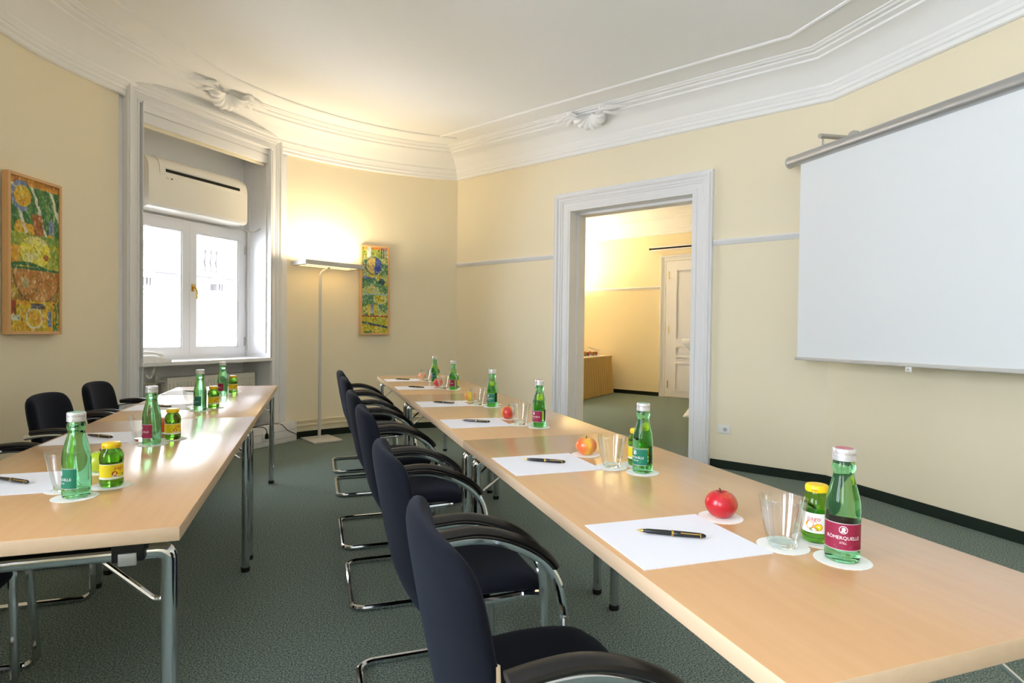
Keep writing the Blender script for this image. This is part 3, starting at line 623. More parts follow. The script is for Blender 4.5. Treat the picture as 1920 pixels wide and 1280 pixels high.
# socket
t = thing('wall_socket', 'white power socket plate on the wall beside the doorway', 'socket', (*dpt(3.18, 0), .345), math.atan2(DD.y, DD.x))
mb = MB(); mb.box(-.054, -.010, -.038, .054, .0, .038, .003); mb.build('plate', 'plastic_white', t)
mb = MB(); 
for (r0, y0), (r1, y1) in (((.024, -.013), (.024, -.009)),): mb.tube([(.010, y0, 0), (.010, y1, 0)], .024, 24)
mb.build('socket_ring', 'plastic_white', t)
mb = MB(); mb.tube([(.010, -.0135, 0), (.010, -.012, 0)], .0185, 20); r_ = mb.build('socket_well', 'ink_silver', t)
for dx in (-.0085, .0085):
    mb = MB(); mb.tube([(.010+dx, -.0142, 0), (.010+dx, -.013, 0)], .003, 8); mb.build('pin_hole', 'ink_black', r_)

# ------------------------------------------------------------------ next room
SA0, SA1, NA0, NA1 = -2.3, 3.3, .25, 5.15
ann = [dpt(SA0, NA0), dpt(SA1, NA0), dpt(SA1, NA1), dpt(SA0, NA1)]
mb = MB(); mb.prism(ann, -.08, 0); mb.prism([dpt(DO0, -.0), dpt(DO1, -.0), dpt(DO1, NA0), dpt(DO0, NA0)], -.08, 0); struct('floor_annex', mb, 'carpet', smooth=0)
mb = MB(); mb.prism(offset(ann, -.12, True), HC, HC+.12); struct('ceiling_annex', mb, 'ceiling', smooth=0)
mb = MB(); mb.slab([dpt(SA0, NA1), dpt(SA1, NA1)], [dpt(SA0, NA1+.15), dpt(SA1, NA1+.15)], 0, HC); struct('wall_annex_far', mb, 'wall_annex', smooth=0)
mb = MB()
for n0, n1, z0, z1 in ((NA0, 1.6, 0, HC), (2.7, NA1+.15, 0, HC), (1.6, 2.7, 0, .87), (1.6, 2.7, 2.9, HC)): mb.slab([dpt(SA0, n0), dpt(SA0, n1)], [dpt(SA0-.2, n0), dpt(SA0-.2, n1)], z0, z1)
struct('wall_annex_left', mb, 'wall_annex', smooth=0)
window('added_window', lambda s, n: dpt(SA0-n, s), 1.6, 2.7, .87, 2.9, .08, handle=False); p = dpt(SA0-.22, 2.15); portal('portal', (p[0], p[1], 1.88), -DD, 1.06, 2.0)  # unseen window, added to brighten the next room
mb = MB(); mb.slab([dpt(SA1, NA0), dpt(SA1, NA1)], [dpt(SA1+.15, NA0), dpt(SA1+.15, NA1+.15)], 0, HC); struct('wall_annex_right', mb, 'wall_annex', smooth=0)
mb = MB()
for s0, s1, z0, z1 in ((SA0, DO0, 0, HC), (DO1, SA1, 0, HC), (DO0, DO1, DOZ, HC)): mb.slab([dpt(s0, .249), dpt(s1, .249)], [dpt(s0, .256), dpt(s1, .256)], z0, z1)
struct('wall_annex_near', mb, 'wall_annex', smooth=0)
# annex loop orientation: make interior lie left
ann_ccw = [dpt(SA0, NA0), dpt(SA1, NA0), dpt(SA1, NA1), dpt(SA0, NA1)]
mb = MB(); mb.sweep(ann_ccw, [(o, z+.02) for o, z in CORN], closed=True); struct('trim_10', mb, 'plaster', smooth=28)
DL0, DL1 = .365, 1.37                                  # door leaf in the far wall of the next room
mb = MB(); mb.sweep([dpt(DL0-.1, NA1), dpt(SA0, NA1)], [(o, z+.06) for o, z in RAIL]); struct('trim_11', mb, 'white_paint')
mb = MB(); mb.sweep([dpt(DL0-.12, NA1), dpt(SA0, NA1)], [(0, 0), (.014, 0), (.014, .07), (0, .072)]); struct('baseboard_annex', mb, 'carpet_edge')
mb = MB(); casing(mb, lambda s, n: dpt(s, NA1+n), DL0-.01, DL1+.01, 0, 2.54, [(o*.6, e*.8) for o, e in CPROF], -1); d1 = struct('door_1', mb, 'white_paint', None, 30)
mb = MB(); mb.slab([dpt(DL0, NA1-.028), dpt(DL1, NA1-.028)], [dpt(DL0, NA1-.002), dpt(DL1, NA1-.002)], .01, 2.53); struct('leaf', mb, 'white_paint', d1, 0)
for a, b in ((DL0+.20, DL0+.47), (DL1-.47, DL1-.20)):
    a, b = (DL0+.19, DL0+.81) if a < DL0+.3 else (0, 0)
    if b == 0: continue
    for z0, z1 in ((1.06, 2.38), (.745, .97), (.12, .655)):
        mb = MB()
        for s0, s1, c0, c1 in ((a, a+.03, z0, z1), (b-.03, b, z0, z1), (a+.03, b-.03, z0, z0+.03), (a+.03, b-.03, z1-.03, z1)): mb.slab([dpt(s0, NA1-.058), dpt(s1, NA1-.058)], [dpt(s0, NA1-.026), dpt(s1, NA1-.026)], c0, c1)
        pl = struct('panel_moulding', mb, 'white_paint', d1, 0)
        mb = MB(); mb.slab([dpt(a+.07, NA1-.044), dpt(b-.07, NA1-.044)], [dpt(a+.07, NA1-.026), dpt(b-.07, NA1-.026)], z0+.07, z1-.07); struct('panel_field', mb, 'white_paint', pl, 0)
for zz in (.24, 1.26, 2.27):
    mb = MB(); mb.tube([(*dpt(DL0+.055, NA1-.034), zz-.07), (*dpt(DL0+.055, NA1-.034), zz+.07)], .007, 8); mb.build('hinge', 'brass', d1)
o = thing('curtain_track', 'white wall track with a black slot above the door of the next room', 'curtain track', (*dpt(.45, NA1), 2.74), math.atan2(DD.y, DD.x))
mb = MB(); mb.box(-.42, -.06, 0, 1.2, 0, .075, .004); mb.build('housing', 'white_paint', o)
mb = MB(); mb.box(-.40, -.0625, .022, 1.18, -.055, .052); mb.build('slot', 'dark_slot', o, 0)
mb = MB(); mb.box(-.425, -.064, .018, -.395, -.05, .058, .003); mb.build('end_stop', 'plastic_black', o)
# buffet table with pleated skirt
o = thing('buffet_table', 'buffet table with white top and pleated tan skirt in the next room', 'table', (*dpt(-1.02, 4.2), 0), math.atan2(DN.y, DN.x)+math.radians(8.5))
# local x runs away from the doorway, -y faces the room
mb = MB(); mb.box(-1.3, -.40, .715, .78, .38, .742, .004); mb.build('tabletop', 'cloth_white', o)
pl_ = []
peri = [(-1.3, -.405), (.785, -.405), (.785, .385), (-1.3, .385)]
seq = []
for i in range(4):
    p0, p1 = Vector(peri[i]), Vector(peri[(i+1) % 4]); L_ = (p1-p0).length; nn = int(L_/.012)
    nrm = Vector(((p1-p0).y, -(p1-p0).x)).normalized()
    for j in range(nn): seq.append((p0+(p1-p0)*j/nn, nrm, (j/nn*L_)))
def skf(u, v):
    k = int(round(u*len(seq))) % len(seq); p, nrm, l = seq[k]; w_ = math.sin(l*2*PI/.11+.8*math.sin(l*9)); q = p+nrm*(.04*w_*(.3+.7*v)+.03+.03*v); return (q.x, q.y, .725-.715*v)
mb = MB(); mb.grid(skf, len(seq), 6); mb.build('skirt', 'linen_tan', o, 60)
mb = MB(); mb.box(-1.305, -.435, .70, .80, -.402, .735, .003); mb.build('skirt_band', 'linen_tan', o)
for x in (-1.25, .73):
    for y in (-.35, .33):
        mb = MB(); mb.tube([(x, y, 0), (x, y, .72)], .018, 8); mb.build('leg', 'chrome', o)
def on_buffet(x, y):
    v = o.matrix_basis @ Vector((x, y, .742)); return v
bpy.context.view_layer.update()
BM = Matrix.Translation(o.location) @ Matrix.Rotation(o.rotation_euler.z, 4, 'Z')
mb = MB(); mb.lathe([(0, 0), (.10, 0), (.19, .012), (.20, .018), (.19, .017), (.1, .006), (0, .006)], 28)
for i, (x, y) in enumerate(((.28, -.16), (-.12, -.16), (-.52, -.16))):
    pl = link('serving_plate', bpy.data.meshes.get('serving_plate')) if i else mb.build('serving_plate', 'cap_silver')
    pl['label'] = 'round silver serving plate on the buffet table in the next room'; pl['category'] = 'plate'; pl['group'] = 'buffet plates'; pl.location = BM @ Vector((x, y, .742))
cups = [('fruit_orange', 'glass cup of orange fruit on the buffet'), ('fruit_red', 'glass cup of red berries on the buffet'), ('fruit_green', 'glass cup of green fruit on the buffet'), ('choc', 'glass cup of dark chocolate dessert on the buffet')]
protos = {}
k = 0
for (px, py) in ((.28, -.16), (-.12, -.16), (-.52, -.16)):
    for r_, cnt in ((.055, 4), (.135, 8)):
        for j in range(cnt):
            a = 2*PI*j/cnt+.3; ci = (k*7+j) % 3 if not (px > .2 and j < 1) else 3; k += 1
            if ci not in protos:
                c_ = thing('dessert_cup', cups[ci][1], 'dessert', (0, 0, 0), 0, 'dessert cups on the buffet')
                mb = MB(); mb.lathe([(0, 0), (.018, 0), (.026, .045), (.027, .06), (.025, .06), (.024, .045), (.016, .004), (0, .004)], 14); mb.build('cup', 'clear_glass', c_)
                mb = MB(); mb.lathe([(0, .0045), (.0155, .0045), (.0235, .046), (.0, .048)], 12)
                for b_ in range(5): mb.lathe([(0, .042), (.009, .048), (.011, .056), (.007, .064), (0, .066)], 8, cx=.012*math.cos(b_*1.256), cy=.012*math.sin(b_*1.256))
                mb.build('filling', cups[ci][0], c_); protos[ci] = c_; q_ = c_
            else: q_ = copy_tree(protos[ci])
            q_.location = BM @ Vector((px+r_*math.cos(a), py+r_*math.sin(a), .7485 if r_ < .1 else .7535))
for (x, y, rz, lb) in ((.60, -.22, 2.75, 'silver serving tongs leaning by the dark desserts on the buffet'), (.12, -.05, 2.9, 'silver serving spoon resting across the dessert cups on the buffet')):
    tg = thing('serving_tongs' if 'tongs' in lb else 'serving_spoon', lb, 'utensil', BM @ Vector((x, y, .742)), rz)
    mb = MB(); mb.tube([(0, 0, .10), (.10, 0, .13), (.20, 0, .155)], .006, 8); mb.build('handle', 'satin_steel', tg)
    mb = MB(); mb.lathe([(0, 0), (.02, .004), (.026, .012), (.024, .012), (.018, .007), (0, .003)], 14, cx=-.02); mb.v = [(x_, y_, z_+.088) for x_, y_, z_ in mb.v]; mb.build('bowl', 'satin_steel', tg)
    if 'tongs' in lb:
        mb = MB(); mb.tube([(-.02, .012, .0), (.0, .012, .07), (.20, .006, .155)], .005, 8); mb.build('arm', 'satin_steel', tg)
    else:
        mb = MB(); mb.tube([(-.01, 0, .012), (-.005, 0, .095)], .004, 6); mb.build('stem', 'satin_steel', tg)
floor_lamp('silver floor lamp behind the buffet table in the next room', (*dpt(-1.75, 4.35), 0), math.atan2(DN.y, DN.x), 0, 0, LAMP2, (1, .80, .50))
# standing table under a white stretch cover
o = thing('standing_table', 'tall standing table under a white stretch cover beyond the doorway', 'table', (*dpt(1.86, 3.05), 0), 0)
mb = MB(); mb.lathe([(0, 1.10), (.30, 1.10), (.31, 1.09), (.305, 1.04), (.20, .95), (.11, .75), (.085, .55), (.11, .32), (.19, .12), (.27, .015), (.265, .0)], 32, wob=lambda a, z: 1+.06*math.cos(4*a)*max(0, 1-z/.5)); mb.build('cover', 'cloth_white', o, 60)
mb = MB(); mb.lathe([(0, 1.101), (.295, 1.101), (.295, 1.108), (0, 1.108)], 32); mb.build('tabletop', 'cloth_white', o)
for k in range(4):
    a = k*PI/2; mb = MB(); mb.lathe([(0, 0), (.035, 0), (.04, .012), (.03, .03), (0, .035)], 12, cx=.285*math.cos(a), cy=.285*math.sin(a)); mb.build('foot', 'cloth_white', o)

# ------------------------------------------------------------------ tables
TL, TW, TH = 1.7037, .686, .74
def make_table():
    t = thing('conference_table', '', 'table', (0, 0, 0))
    mb = MB(); mb.box(0, .001, TH-.032, TW, TL-.001, TH, .002, 2); k = len(mb.f)
    me = mb; o_ = MB()
    top = mb.build('tabletop', ['beech_top', 'beech_edge'], t, 35)
    for p_ in top.data.polygons: p_.material_index = 0 if p_.normal.z > .5 and abs(p_.center.z-TH) < .001 else 1
    for y in (.078, TL-.078):
        sg = 1 if y < 1 else -1
        mb = MB(); mb.tube([(.05, y, .667), (TW-.05, y, .667)], .0165, 14); fr = mb.build('cross_tube', 'chrome', t)
        for x, s2 in ((.036, 1), (TW-.036, -1)):
            mb = MB(); mb.tube(fillet([(x+s2*.06, y, .667), (x, y, .667), (x, y, .014)], .02, 4), .0185, 16); lg = mb.build('leg', 'chrome', t)
            mb = MB(); mb.lathe([(0, 0), (.0185, 0), (.0205, .004), (.0205, .02), (.0188, .022)], 16, cx=x, cy=y); mb.build('foot', 'rubber', lg)
            mb = MB(); mb.box(x+s2*.075-.032, y-.03, .655, x+s2*.075+.032, y+.035, .709, .004); mb.box(x+s2*.075-.018, y-.034, .648, x+s2*.075+.018, y-.026, .676, .002, mi=1); mb.build('hinge_block', ['plastic_black', 'satin_steel'], t)
            mb = MB(); mb.tube(fillet([(x+s2*.004, y, .555), (x+s2*.03, y+sg*.004, .553), (x+s2*.17, y+sg*.03, .672), (x+s2*.2, y+sg*.035, .702)], .02), .0055, 8, sx=1.3); mb.build('brace', 'chrome', t)
        mb = MB(); mb.box(.10, y-.02, .70, TW-.10, y+.05, .709); mb.build('mount_rail', 'plastic_black', t, 0)
    return t
XR, YR, XL, YL = .5602, .5485, -.9665, 1.4276
tab = make_table(); tabs = []
spec = [(XR, YR, 'beech folding table with a red apple and bare chrome-edged end, first of three beside the screen wall'), (XR, YR+TL, 'middle of three beech folding tables in the row beside the doorway'), (XR, YR+2*TL, 'beech folding table at the floor-lamp end of the row of three'), (XL, YL, 'beech folding table carrying the green apple and the orange-red apple'), (XL, YL+TL, 'beech folding table in front of the radiator and window')]
spec[0] = (XR, YR, 'beech folding table under the projection screen, end table of the row of three')
for i, (x, y, lb) in enumerate(spec):
    q_ = tab if i == 0 else copy_tree(tab); q_.location = (x, y, 0); q_['label'] = lb; q_['group'] = 'folding conference tables'

# ------------------------------------------------------------------ chairs (local x forward, origin on the floor under the rear bar)
def make_chair():
    t = thing('cantilever_chair', '', 'chair', (0, 0, 0))
    W_ = .262; half = [(.095, .648), (.16, .657), (.24, .657), (.305, .642), (.37, .612), (.421, .574), (.452, .528), (.465, .478), (.470, .42), (.476, .30), (.482, .18), (.486, .10)]
    def side(sg):
        arm = [Vector((x, sg*(W_+.038*min(1, max(0, (z-.05)/.50))), z)) for x, z in half]; arm = smooth_path(arm, 4)
        bend = fillet([arm[-1], (.490, sg*W_, .0135), (.20, sg*W_, .0135)], .06, 6)[1:]
        return arm+bend
    a = side(1); b = side(-1)
    rear = fillet([a[-1], (.0, W_, .0135), (.0, -W_, .0135), b[-1]], .055, 6)[1:-1]
    mb = MB(); mb.tube(a+rear+b[::-1], .0128, 10, upv=(0, 1, 0)); mb.build('sled_frame', 'chrome', t)
    for sg in (1, -1):
        A_ = W_+.038
        pts = smooth_path([(.118, sg*A_, .669), (.17, sg*A_, .676), (.24, sg*A_, .677), (.31, sg*A_, .660), (.378, sg*A_, .629), (.428, sg*A_, .590), (.447, sg*A_, .566)], 4)
        mb = MB(); mb.tube(pts, .0135, 12, sx=1.6, sy=.9); mb.build('armrest', 'armrest', t)
        mb = MB(); mb.tube([(.10, sg*A_, .650), (.110, sg*(A_-.03), .646), (.125, sg*(A_-.08), .64)], .010, 8); mb.build('arm_bracket', 'chrome', t)
        mb = MB(); mb.tube(fillet([(.468, sg*(W_+.016), .43), (.44, sg*(W_-.05), .405), (.22, sg*(W_-.06), .392), (.155, sg*(W_-.07), .40), (.145, sg*(W_-.07), .46)], .03), .011, 8); mb.build('seat_rail', 'chrome', t)
        mb = MB(); mb.box(.30, sg*(W_-.075)-.02, .385, .345, sg*(W_-.075)+.02, .405, .006); mb.build('seat_clamp', 'plastic_black', t)
    # seat
    def edge(v, n_): return (max(0., 1-abs(v)**n_))**(1/n_)
    def seat(sgn):
        def f(u, v):
            a_ = 2*u-1; b_ = 2*v-1; b_ = math.sin(b_*PI/2); a_ = math.sin(a_*PI/2)
            x = .315+a_*.205; y = b_*.232*(1-.10*max(0, -a_)-.02*a_*a_)
            # round the corners
            rr = (abs(a_)**8+abs(b_)**8)**(1/8); sc = 1 if rr < 1e-6 else max(abs(a_), abs(b_))/rr; x = .315+(x-.315)*sc; y *= sc
            th = .032*(1-max(abs(a_), abs(b_))**6)**.5; drop = -.03*max(0, a_)**3; dish = .012*(1-b_*b_)*(-1 if sgn > 0 else -.5)
            return (x, y, .440+drop+dish*.6+sgn*th)
        return f
    mb = MB(); mb.grid(seat(1), 20, 20); mb.grid(seat(-1), 20, 20, flip=True); mb.build('seat', 'upholstery', t, 70)
    # backrest: tall tapering shell, wrapped a little around the sitter
    Z0, Z1 = .315, .812
    def back(sgn):
        def f(u, v):
            a_ = math.sin((2*u-1)*PI/2); b_ = math.sin((2*v-1)*PI/2); z = (Z0+Z1)/2+b_*(Z1-Z0)/2
            tz = (z-Z0)/(Z1-Z0); wd = .228+.010*math.sin(PI*tz)-.035*max(0, .3-tz)/.3
            rr = (abs(a_)**9+abs(b_)**9)**(1/9); sc = 1 if rr < 1e-6 else max(abs(a_), abs(b_))/rr
            y = a_*wd*sc; z = (Z0+Z1)/2+b_*(Z1-Z0)/2*sc + (.016*(1-a_*a_) if b_ > .0 else 0)*b_
            tz = (z-Z0)/(Z1-Z0)
            xc = .142-.100*tz + .045*(max(0, .35-tz)/.35)**2 - .006*math.sin(PI*tz) + .040*(y/.23)**2
            th = .026*(1-max(abs(a_), abs(b_))**14)**.5
            return (xc+sgn*th, y, z)
        return f
    mb = MB(); mb.grid(back(1), 22, 26, flip=True); mb.grid(back(-1), 22, 26); mb.build('backrest', 'upholstery', t, 70)
    return t
ch = make_chair(); first = True
RC = [(1.085, 'black upholstered cantilever chair in front of the red apple, beneath the screen'), (1.80, 'black upholstered cantilever chair facing the blushed apple beside the doorway'), (2.73, 'black cantilever chair third along from the screen, by the three tables'), (3.44, 'black cantilever chair third along from the floor lamp'), (4.48, 'black cantilever chair second along from the floor lamp'), (5.19, 'black cantilever chair closest to the floor lamp in its row')]
LC = [(1.985, 'black cantilever chair by the green apple, tucked under the table end'), (2.65, 'black cantilever chair beside the orange-red apple table, armrest at the edge'), (3.62, 'black cantilever chair second from the window, backrest against the cream wall'), (4.33, 'black cantilever chair closest to the window, backrest against the cream wall')]
for x0, lst, grp in ((.150, RC, 'chairs along the row of three tables'), (-1.39, LC, 'chairs along the pair of tables')):
    for y, lb in lst:
        q_ = ch if first else copy_tree(ch); first = False; q_.location = (x0+random.uniform(-.006, .006), y, 0); q_.rotation_euler = (0, 0, 0); q_['label'] = lb; q_['group'] = grp

# ------------------------------------------------------------------ place settings
BOT = [(0, .005), (.018, .004), (.025, .0), (.0295, .003), (.031, .010), (.031, .098), (.0302, .110), (.0280, .124), (.0243, .140), (.0202, .155), (.0182, .165), (.0180, .171), (.0194, .175), (.0206, .179), (.0206, .184), (.0190, .188), (.0184, .192), (.0184, .197), (0, .197)]
def make_bottle(kind):
    t = thing('water_bottle', '', 'bottle', (0, 0, 0)); lab = 'label_maroon' if kind == 'm' else 'label_green'
    mb = MB(); mb.lathe(BOT, 36); mb.build('glass', 'bottle_glass', t, 40)
    mb = MB(); mb.lathe([(.0186, .193), (.0206, .194), (.0206, .198), (.0196, .1985), (.0206, .1995), (.0206, .204), (.0198, .2045), (.0206, .2055), (.0206, .2145), (.0192, .2165), (.012, .2168), (0, .2168), ], 30); cp = mb.build('cap', 'cap_silver', t, 40)
    mb = MB(); mb.lathe([(0, .2169), (.016, .2169), (.016, .2172), (0, .2173)], 24); mb.build('cap_print', 'cap_top_red' if kind == 'm' else 'cap_top_green', cp)
    hw = math.radians(76); r = .0313
    mb = MB(); mb.lathe([(r, .026), (r, .078)], 28, a0=-hw, a1=hw); lb = mb.build('front_label', lab, t, 60)
    mb = MB(); mb.lathe([(r+.0002, .0262), (r+.0002, .0275)], 28, a0=-hw, a1=hw); mb.build('label_border', 'ink_silver', lb, 60); mb = MB(); mb.lathe([(r+.0002, .0765), (r+.0002, .0778)], 28, a0=-hw, a1=hw); mb.build('label_border', 'ink_silver', lb, 60)
    vs, fs = text_geo('RÖMERQUELLE', .0092, .98); mb = MB(); mb.add(wrap(vs, r+.0003, 0, .050), fs); mb.build('lettering', 'ink_white', lb, 0)
    vs, fs = text_geo('STILL' if kind == 'm' else 'PRICKELND', .0055); mb = MB(); mb.add(wrap(vs, r+.0003, 0, .0405), fs); mb.build('lettering', 'ink_white', lb, 0)
    mb = MB()
    for zz, w_ in ((.0345, .030), (.0312, .024)): mb.add(wrap([(-w_/2, 0, 0), (w_/2, 0, 0), (w_/2, .0007, 0), (-w_/2, .0007, 0)], r+.0003, 0, zz), [(0, 1, 2, 3)])
    mb.build('small_print', 'ink_silver', lb, 0)
    mb = MB(); ring = [(.0075*math.cos(i*PI/12), .0075*math.sin(i*PI/12)) for i in range(24)]; ri = [(x*.86, y*.86) for x, y in ring]
    mb.add(wrap([(x, y, 0) for x, y in ring+ri], r+.0003, 0, .0655), [(i, (i+1) % 24, 24+(i+1) % 24, 24+i) for i in range(24)])
    mb.add(wrap([(.0032*math.cos(i*PI/6)*(1.2 if i in (0, 1, 11) else 1)+.0003, .0036*math.sin(i*PI/6)+.0012, 0) for i in range(12)], r+.0003, 0, .0655), [tuple(range(12))])
    mb.add(wrap([(-.0045, -.0048, 0), (.0048, -.0048, 0), (.0012, -.0012, 0), (-.0022, -.0010, 0)], r+.0003, 0, .0655), [(0, 1, 2, 3)]); mb.build('emblem', 'ink_white', lb, 0)
    hb = math.radians(32); mb = MB(); mb.lathe([(r, .026), (r, .078)], 14, a0=PI-hb, a1=PI+hb); bl = mb.build('back_label', 'label_dark' if kind == 'g' else 'label_maroon', t, 60)
    mb = MB(); x = -.010
    mb.add(wrap([(-.011, 0, 0), (.011, 0, 0), (.011, .016, 0), (-.011, .016, 0)], r+.0002, PI, .029), [(0, 1, 2, 3)]); mb.build('barcode_field', 'ink_white', bl, 0)
    mb = MB()
    for i in range(11): w_ = .0006+.0008*((i*7) % 3)/2; mb.add(wrap([(x, 0, 0), (x+w_, 0, 0), (x+w_, .013, 0), (x, .013, 0)], r+.0004, PI, .0305), [(0, 1, 2, 3)]); x += .0018
    mb.build('barcode', 'ink_black', bl, 0)
    return t
def make_jar(kind):
    t = thing('juice_bottle', '', 'bottle', (0, 0, 0))
    mb = MB(); mb.lathe([(0, .003), (.018, .002), (.024, 0), (.0275, .004), (.0285, .012), (.0285, .018), (.0276, .021), (.0276, .064), (.0286, .068), (.0286, .080), (.0268, .090), (.0225, .098), (.0192, .102), (.0192, .108), (0, .108)], 32); mb.build('glass', 'jar_glass', t, 40)
    mb = MB(); mb.lathe([(.0185, .104), (.0222, .105), (.0228, .108), (.0228, .1145), (.0205, .1185), (.016, .1195), (0, .120)], 30); cp = mb.build('cap', 'cap_yellow', t, 40)
    mb = MB()
    for i in range(4):
        vs, fs = text_geo('pago', .0065); mb.add(wrap(vs, .0230, i*PI/2, .1105), fs)
    mb.build('cap_lettering', 'ink_red', cp, 0)
    r = .0279; mb = MB(); mb.lathe([(r, .022), (r, .063)], 36); lb = mb.build('label', 'label_white' if kind == 'orange' else 'label_yellow', t, 60)
    mb = MB(); mb.lathe([(r+.0002, .0222), (r+.0002, .0275)], 36); mb.build('label_band', 'label_white', lb, 60); mb = MB(); mb.lathe([(r+.0002, .0612), (r+.0002, .0628)], 36); mb.build('label_band', 'label_white', lb, 60)
    for a_ in (0, PI):
        mb = MB(); vs, fs = text_geo('pago', .014); mb.add(wrap(vs, r+.0005, a_, .052), fs); mb.build('lettering', 'ink_red', lb, 0)
    disc = lambda cx_, cy_, rr, sx=1.: [(cx_+rr*sx*math.cos(i*PI/8), cy_+rr*math.sin(i*PI/8), 0) for i in range(16)]
    mb = MB()
    for a_ in (0, PI):
        if kind == 'orange':
            mb.add(wrap(disc(-.008, .002, .009), r+.0003, a_, .036), [tuple(range(16))], 0); mb.add(wrap(disc(.009, -.001, .008), r+.0003, a_, .036), [tuple(range(16))], 0); mb.add(wrap(disc(.009, -.001, .006), r+.0004, a_, .036), [tuple(range(16))], 1); mb.add(wrap(disc(.0, -.006, .004, 2.2), r+.0004, a_, .036), [tuple(range(16))], 2)
        else:
            mb.add(wrap(disc(-.012, .001, .007), r+.0003, a_, .036), [tuple(range(16))], 3); mb.add(wrap(disc(-.011, -.006, .005, 1.4), r+.0004, a_, .036), [tuple(range(16))], 4); mb.add(wrap(disc(.002, -.004, .005, 2.4), r+.0003, a_, .036), [tuple(range(16))], 2)
    mb.build('fruit_print', ['ink_orange', 'label_yellow', 'ink_leaf', 'ink_berry', 'ink_white'], lb, 0)
    return t
def make_glass():
    t = thing('tumbler', '', 'glass', (0, 0, 0)); mb = MB()
    mb.lathe([(.0285, .009), (.031, .014), (.036, .036), (.041, .062), (.0455, .088), (.0475, .100), (.0471, .1008), (.0465, .100), (.0445, .088), (.0400, .062), (.0350, .036), (.0300, .0145), (.0278, .0105)], 40); mb.build('glass_wall', 'thin_glass', t, 50)
    mb = MB(); mb.lathe([(0, 0), (.024, 0), (.0270, .003), (.0284, .009), (.0276, .0104), (.024, .0095), (0, .0088)], 40); mb.build('base', 'base_glass', t, 50); return t
def make_pen():
    t = thing('ballpoint_pen', '', 'pen', (0, 0, 0))
    def lx(prof, seg=14):
        mb = MB(); mb.lathe(prof, seg); mb.v = [(z, x, y) for x, y, z in mb.v]; return mb
    b_ = lx([(0, -.066), (.003, -.063), (.0048, -.05), (.0056, -.02), (.0057, .0)]).build('barrel', 'pen_black', t)
    lx([(.0057, .003), (.0062, .005), (.0060, .03), (.0055, .058), (.0042, .066), (.002, .0695), (0, .070)]).build('cap', 'pen_black', t)
    lx([(.0057, -.001), (.0066, 0), (.0066, .003), (.0058, .004)]).build('ring', 'brass', t)
    lx([(.0050, .057), (.0059, .0575), (.0058, .0595), (.0050, .06)]).build('ring', 'brass', t)
    lx([(0, -.0735), (.0008, -.073), (.0022, -.067), (.0034, -.062), (.0036, -.060), (.003, -.0598)]).build('tip', 'brass', t)
    mb = MB(); mb.tube(smooth_path([(.058, -.004, .0035), (.050, -.0068, .004), (.03, -.0066, .004), (.018, -.0062, .004)]), .0011, 8, sx=1.6); mb.build('clip', 'brass', t)
    return t
def make_pad():
    mb = MB(); mb.box(-.146, -.128, 0, .146, .128, .0016); return mb.build('writing_paper', 'paper', None, 0)
def make_doily():
    mb = MB(); N = 96
    pr = [(.05*(1+.022*abs(math.sin(12*a))), a) for a in [2*PI*i/N for i in range(N)]]; mb.prism([(r*math.cos(a), r*math.sin(a)) for r, a in pr], 0, .0008); return mb.build('paper_doily', 'doily', None, 30)
def make_apple(m_, nm):
    t = thing('apple', '', 'apple', (0, 0, 0)); mb = MB(); pr = []
    for i in range(25):
        a = -PI/2+PI*i/24; r = .0375*math.cos(a)**.92 if math.cos(a) > 0 else 0; z = .033+.0335*math.sin(a)
        z -= .012*math.exp(-(r/.011)**2) if a > 0 else -.006*math.exp(-(r/.010)**2); r *= 1-.10*max(0, -math.sin(a)); pr.append((r, z))
    pr[0] = (0, pr[0][1]); pr[-1] = (0, pr[-1][1]); zb = min(z for r, z in pr); pr = [(r, z-zb) for r, z in pr]
    mb.lathe(pr, 32, wob=lambda a, z: 1+.02*math.cos(5*a+.4)*max(0, .4-z/.07)); mb.build('flesh', m_, t, 80)
    mb = MB(); mb.tube(smooth_path([(0, 0, .050), (.001, .0, .058), (.004, .002, .068)]), .0014, 6); mb.build('stem', 'stem', t); return t
bt = {'m': make_bottle('m'), 'g': make_bottle('g')}; jt = {'orange': make_jar('orange'), 'fruit': make_jar('fruit')}
used = set()
def inst(proto, loc, rz, label, cat=None, group=None):
    if id(proto) in used: q_ = copy_tree(proto)
    else: q_ = proto; used.add(id(proto))
    q_.location = loc; q_.rotation_euler = (0, 0, rz); q_['label'] = label
    if cat: q_['category'] = cat
    if group: q_['group'] = group
    return q_
gl_, pn_, pd_, dl_ = make_glass(), make_pen(), make_pad(), make_doily()
R_ = math.radians
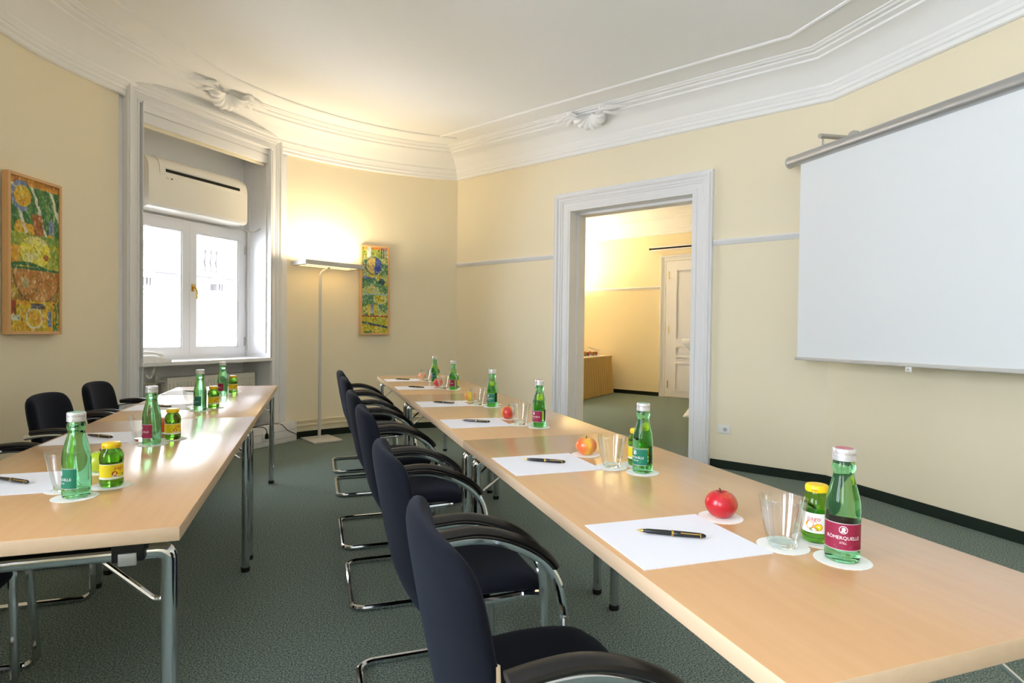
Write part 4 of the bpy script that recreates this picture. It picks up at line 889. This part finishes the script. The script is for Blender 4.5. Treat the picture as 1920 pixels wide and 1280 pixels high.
SET = [  # x edge, centre y, where, apple material, apple words, bottle kind, label angle, jar kind
 (XR, 1.045, 'by the shiny red apple', 'apple_red', 'shiny red apple', 'm', 224, 'orange'),
 (XR, 1.772, 'by the yellow-orange apple', 'apple_blush', 'yellow apple with an orange blush', 'g', 190, 'fruit'),
 (XR, 2.660, 'third along from the screen', 'apple_mixed', 'red and yellow apple', 'm', 198, 'fruit'),
 (XR, 3.410, 'third along from the floor lamp', 'apple_yellow', 'yellow apple with red streaks', 'g', 208, 'fruit'),
 (XR, 4.412, 'second along from the floor lamp', 'apple_pink', 'pink and red apple', 'm', 202, 'fruit'),
 (XR, 5.130, 'closest to the floor lamp', 'apple_pale', 'pale yellow and pink apple', 'g', 206, 'fruit'),
 (XL, 1.944, 'by the green apple', 'apple_green', 'bright green apple', 'g', 213, 'fruit'),
 (XL, 2.660, 'by the orange-red apple', 'apple_orange', 'orange-red apple', 'm', 210, 'fruit'),
 (XL, 3.612, 'second along from the radiator', None, '', 'g', 212, 'fruit'),
 (XL, 4.396, 'closest to the radiator', None, '', 'm', 208, 'fruit')]
ZT = TH+.0003; ZD = ZT+.0008
for i, (xe, yc, where, am, aw, bk, la, jk) in enumerate(SET):
    L_ = xe < 0; j = lambda s=.004: random.uniform(-s, s)
    inst(pd_, (xe+.161, yc, ZT), R_(random.uniform(-.8, .8)), 'blank white writing paper '+where, 'paper', 'writing papers')
    pc = (xe+.168+j(), yc+.012+j(.008), ZT+.0016+.0066); inst(pn_, pc, math.atan2(-.080, .116)+j(.05), 'black pen with gold rings on the paper '+where, 'pen', 'black pens')
    ap, gp, jp, bp_ = (xe+.357, yc+.093), (xe+(.353 if not L_ else .338), yc-.102), (xe+(.449 if not L_ else .438), yc-.096), (xe+(.412 if not L_ else .389), yc-.193)
    if L_: gp = (gp[0], yc-.105)
    for k, (p_, wn) in enumerate(((ap, 'apple'), (gp, 'tumbler'), (jp, 'juice bottle'), (bp_, 'water bottle'))):
        if wn == 'apple' and not am: continue
        inst(dl_, (p_[0]+j(.003), p_[1]+j(.003), ZT+.00005*k), random.uniform(0, 6), 'white paper doily under the '+wn+' '+where, 'doily', 'paper doilies')
    if am: q_ = make_apple(am, aw); q_.location = (*ap, ZD); q_.rotation_euler = (0, 0, random.uniform(0, 6)); q_['label'] = aw+' on a paper doily'+('' if i in (0, 1, 6, 7) else ' '+where); q_['group'] = 'apples on the tables'
    inst(gl_, (*gp, ZD+.0002), 0, 'empty clear glass tumbler '+where, 'glass', 'glass tumblers')
    jr = 214 if jk == 'orange' else (290 if not L_ else 325)
    inst(jt[jk], (*jp, ZD+.0002), R_(jr), ('green juice bottle with white fruit label and yellow cap ' if jk == 'orange' else 'green juice bottle with yellow label and yellow cap ')+where, 'bottle', 'juice bottles')
    inst(bt[bk], (*bp_, ZD+.0002), R_(la), 'green glass water bottle with '+('maroon' if bk == 'm' else 'green')+' label '+where, 'bottle', 'water bottles')
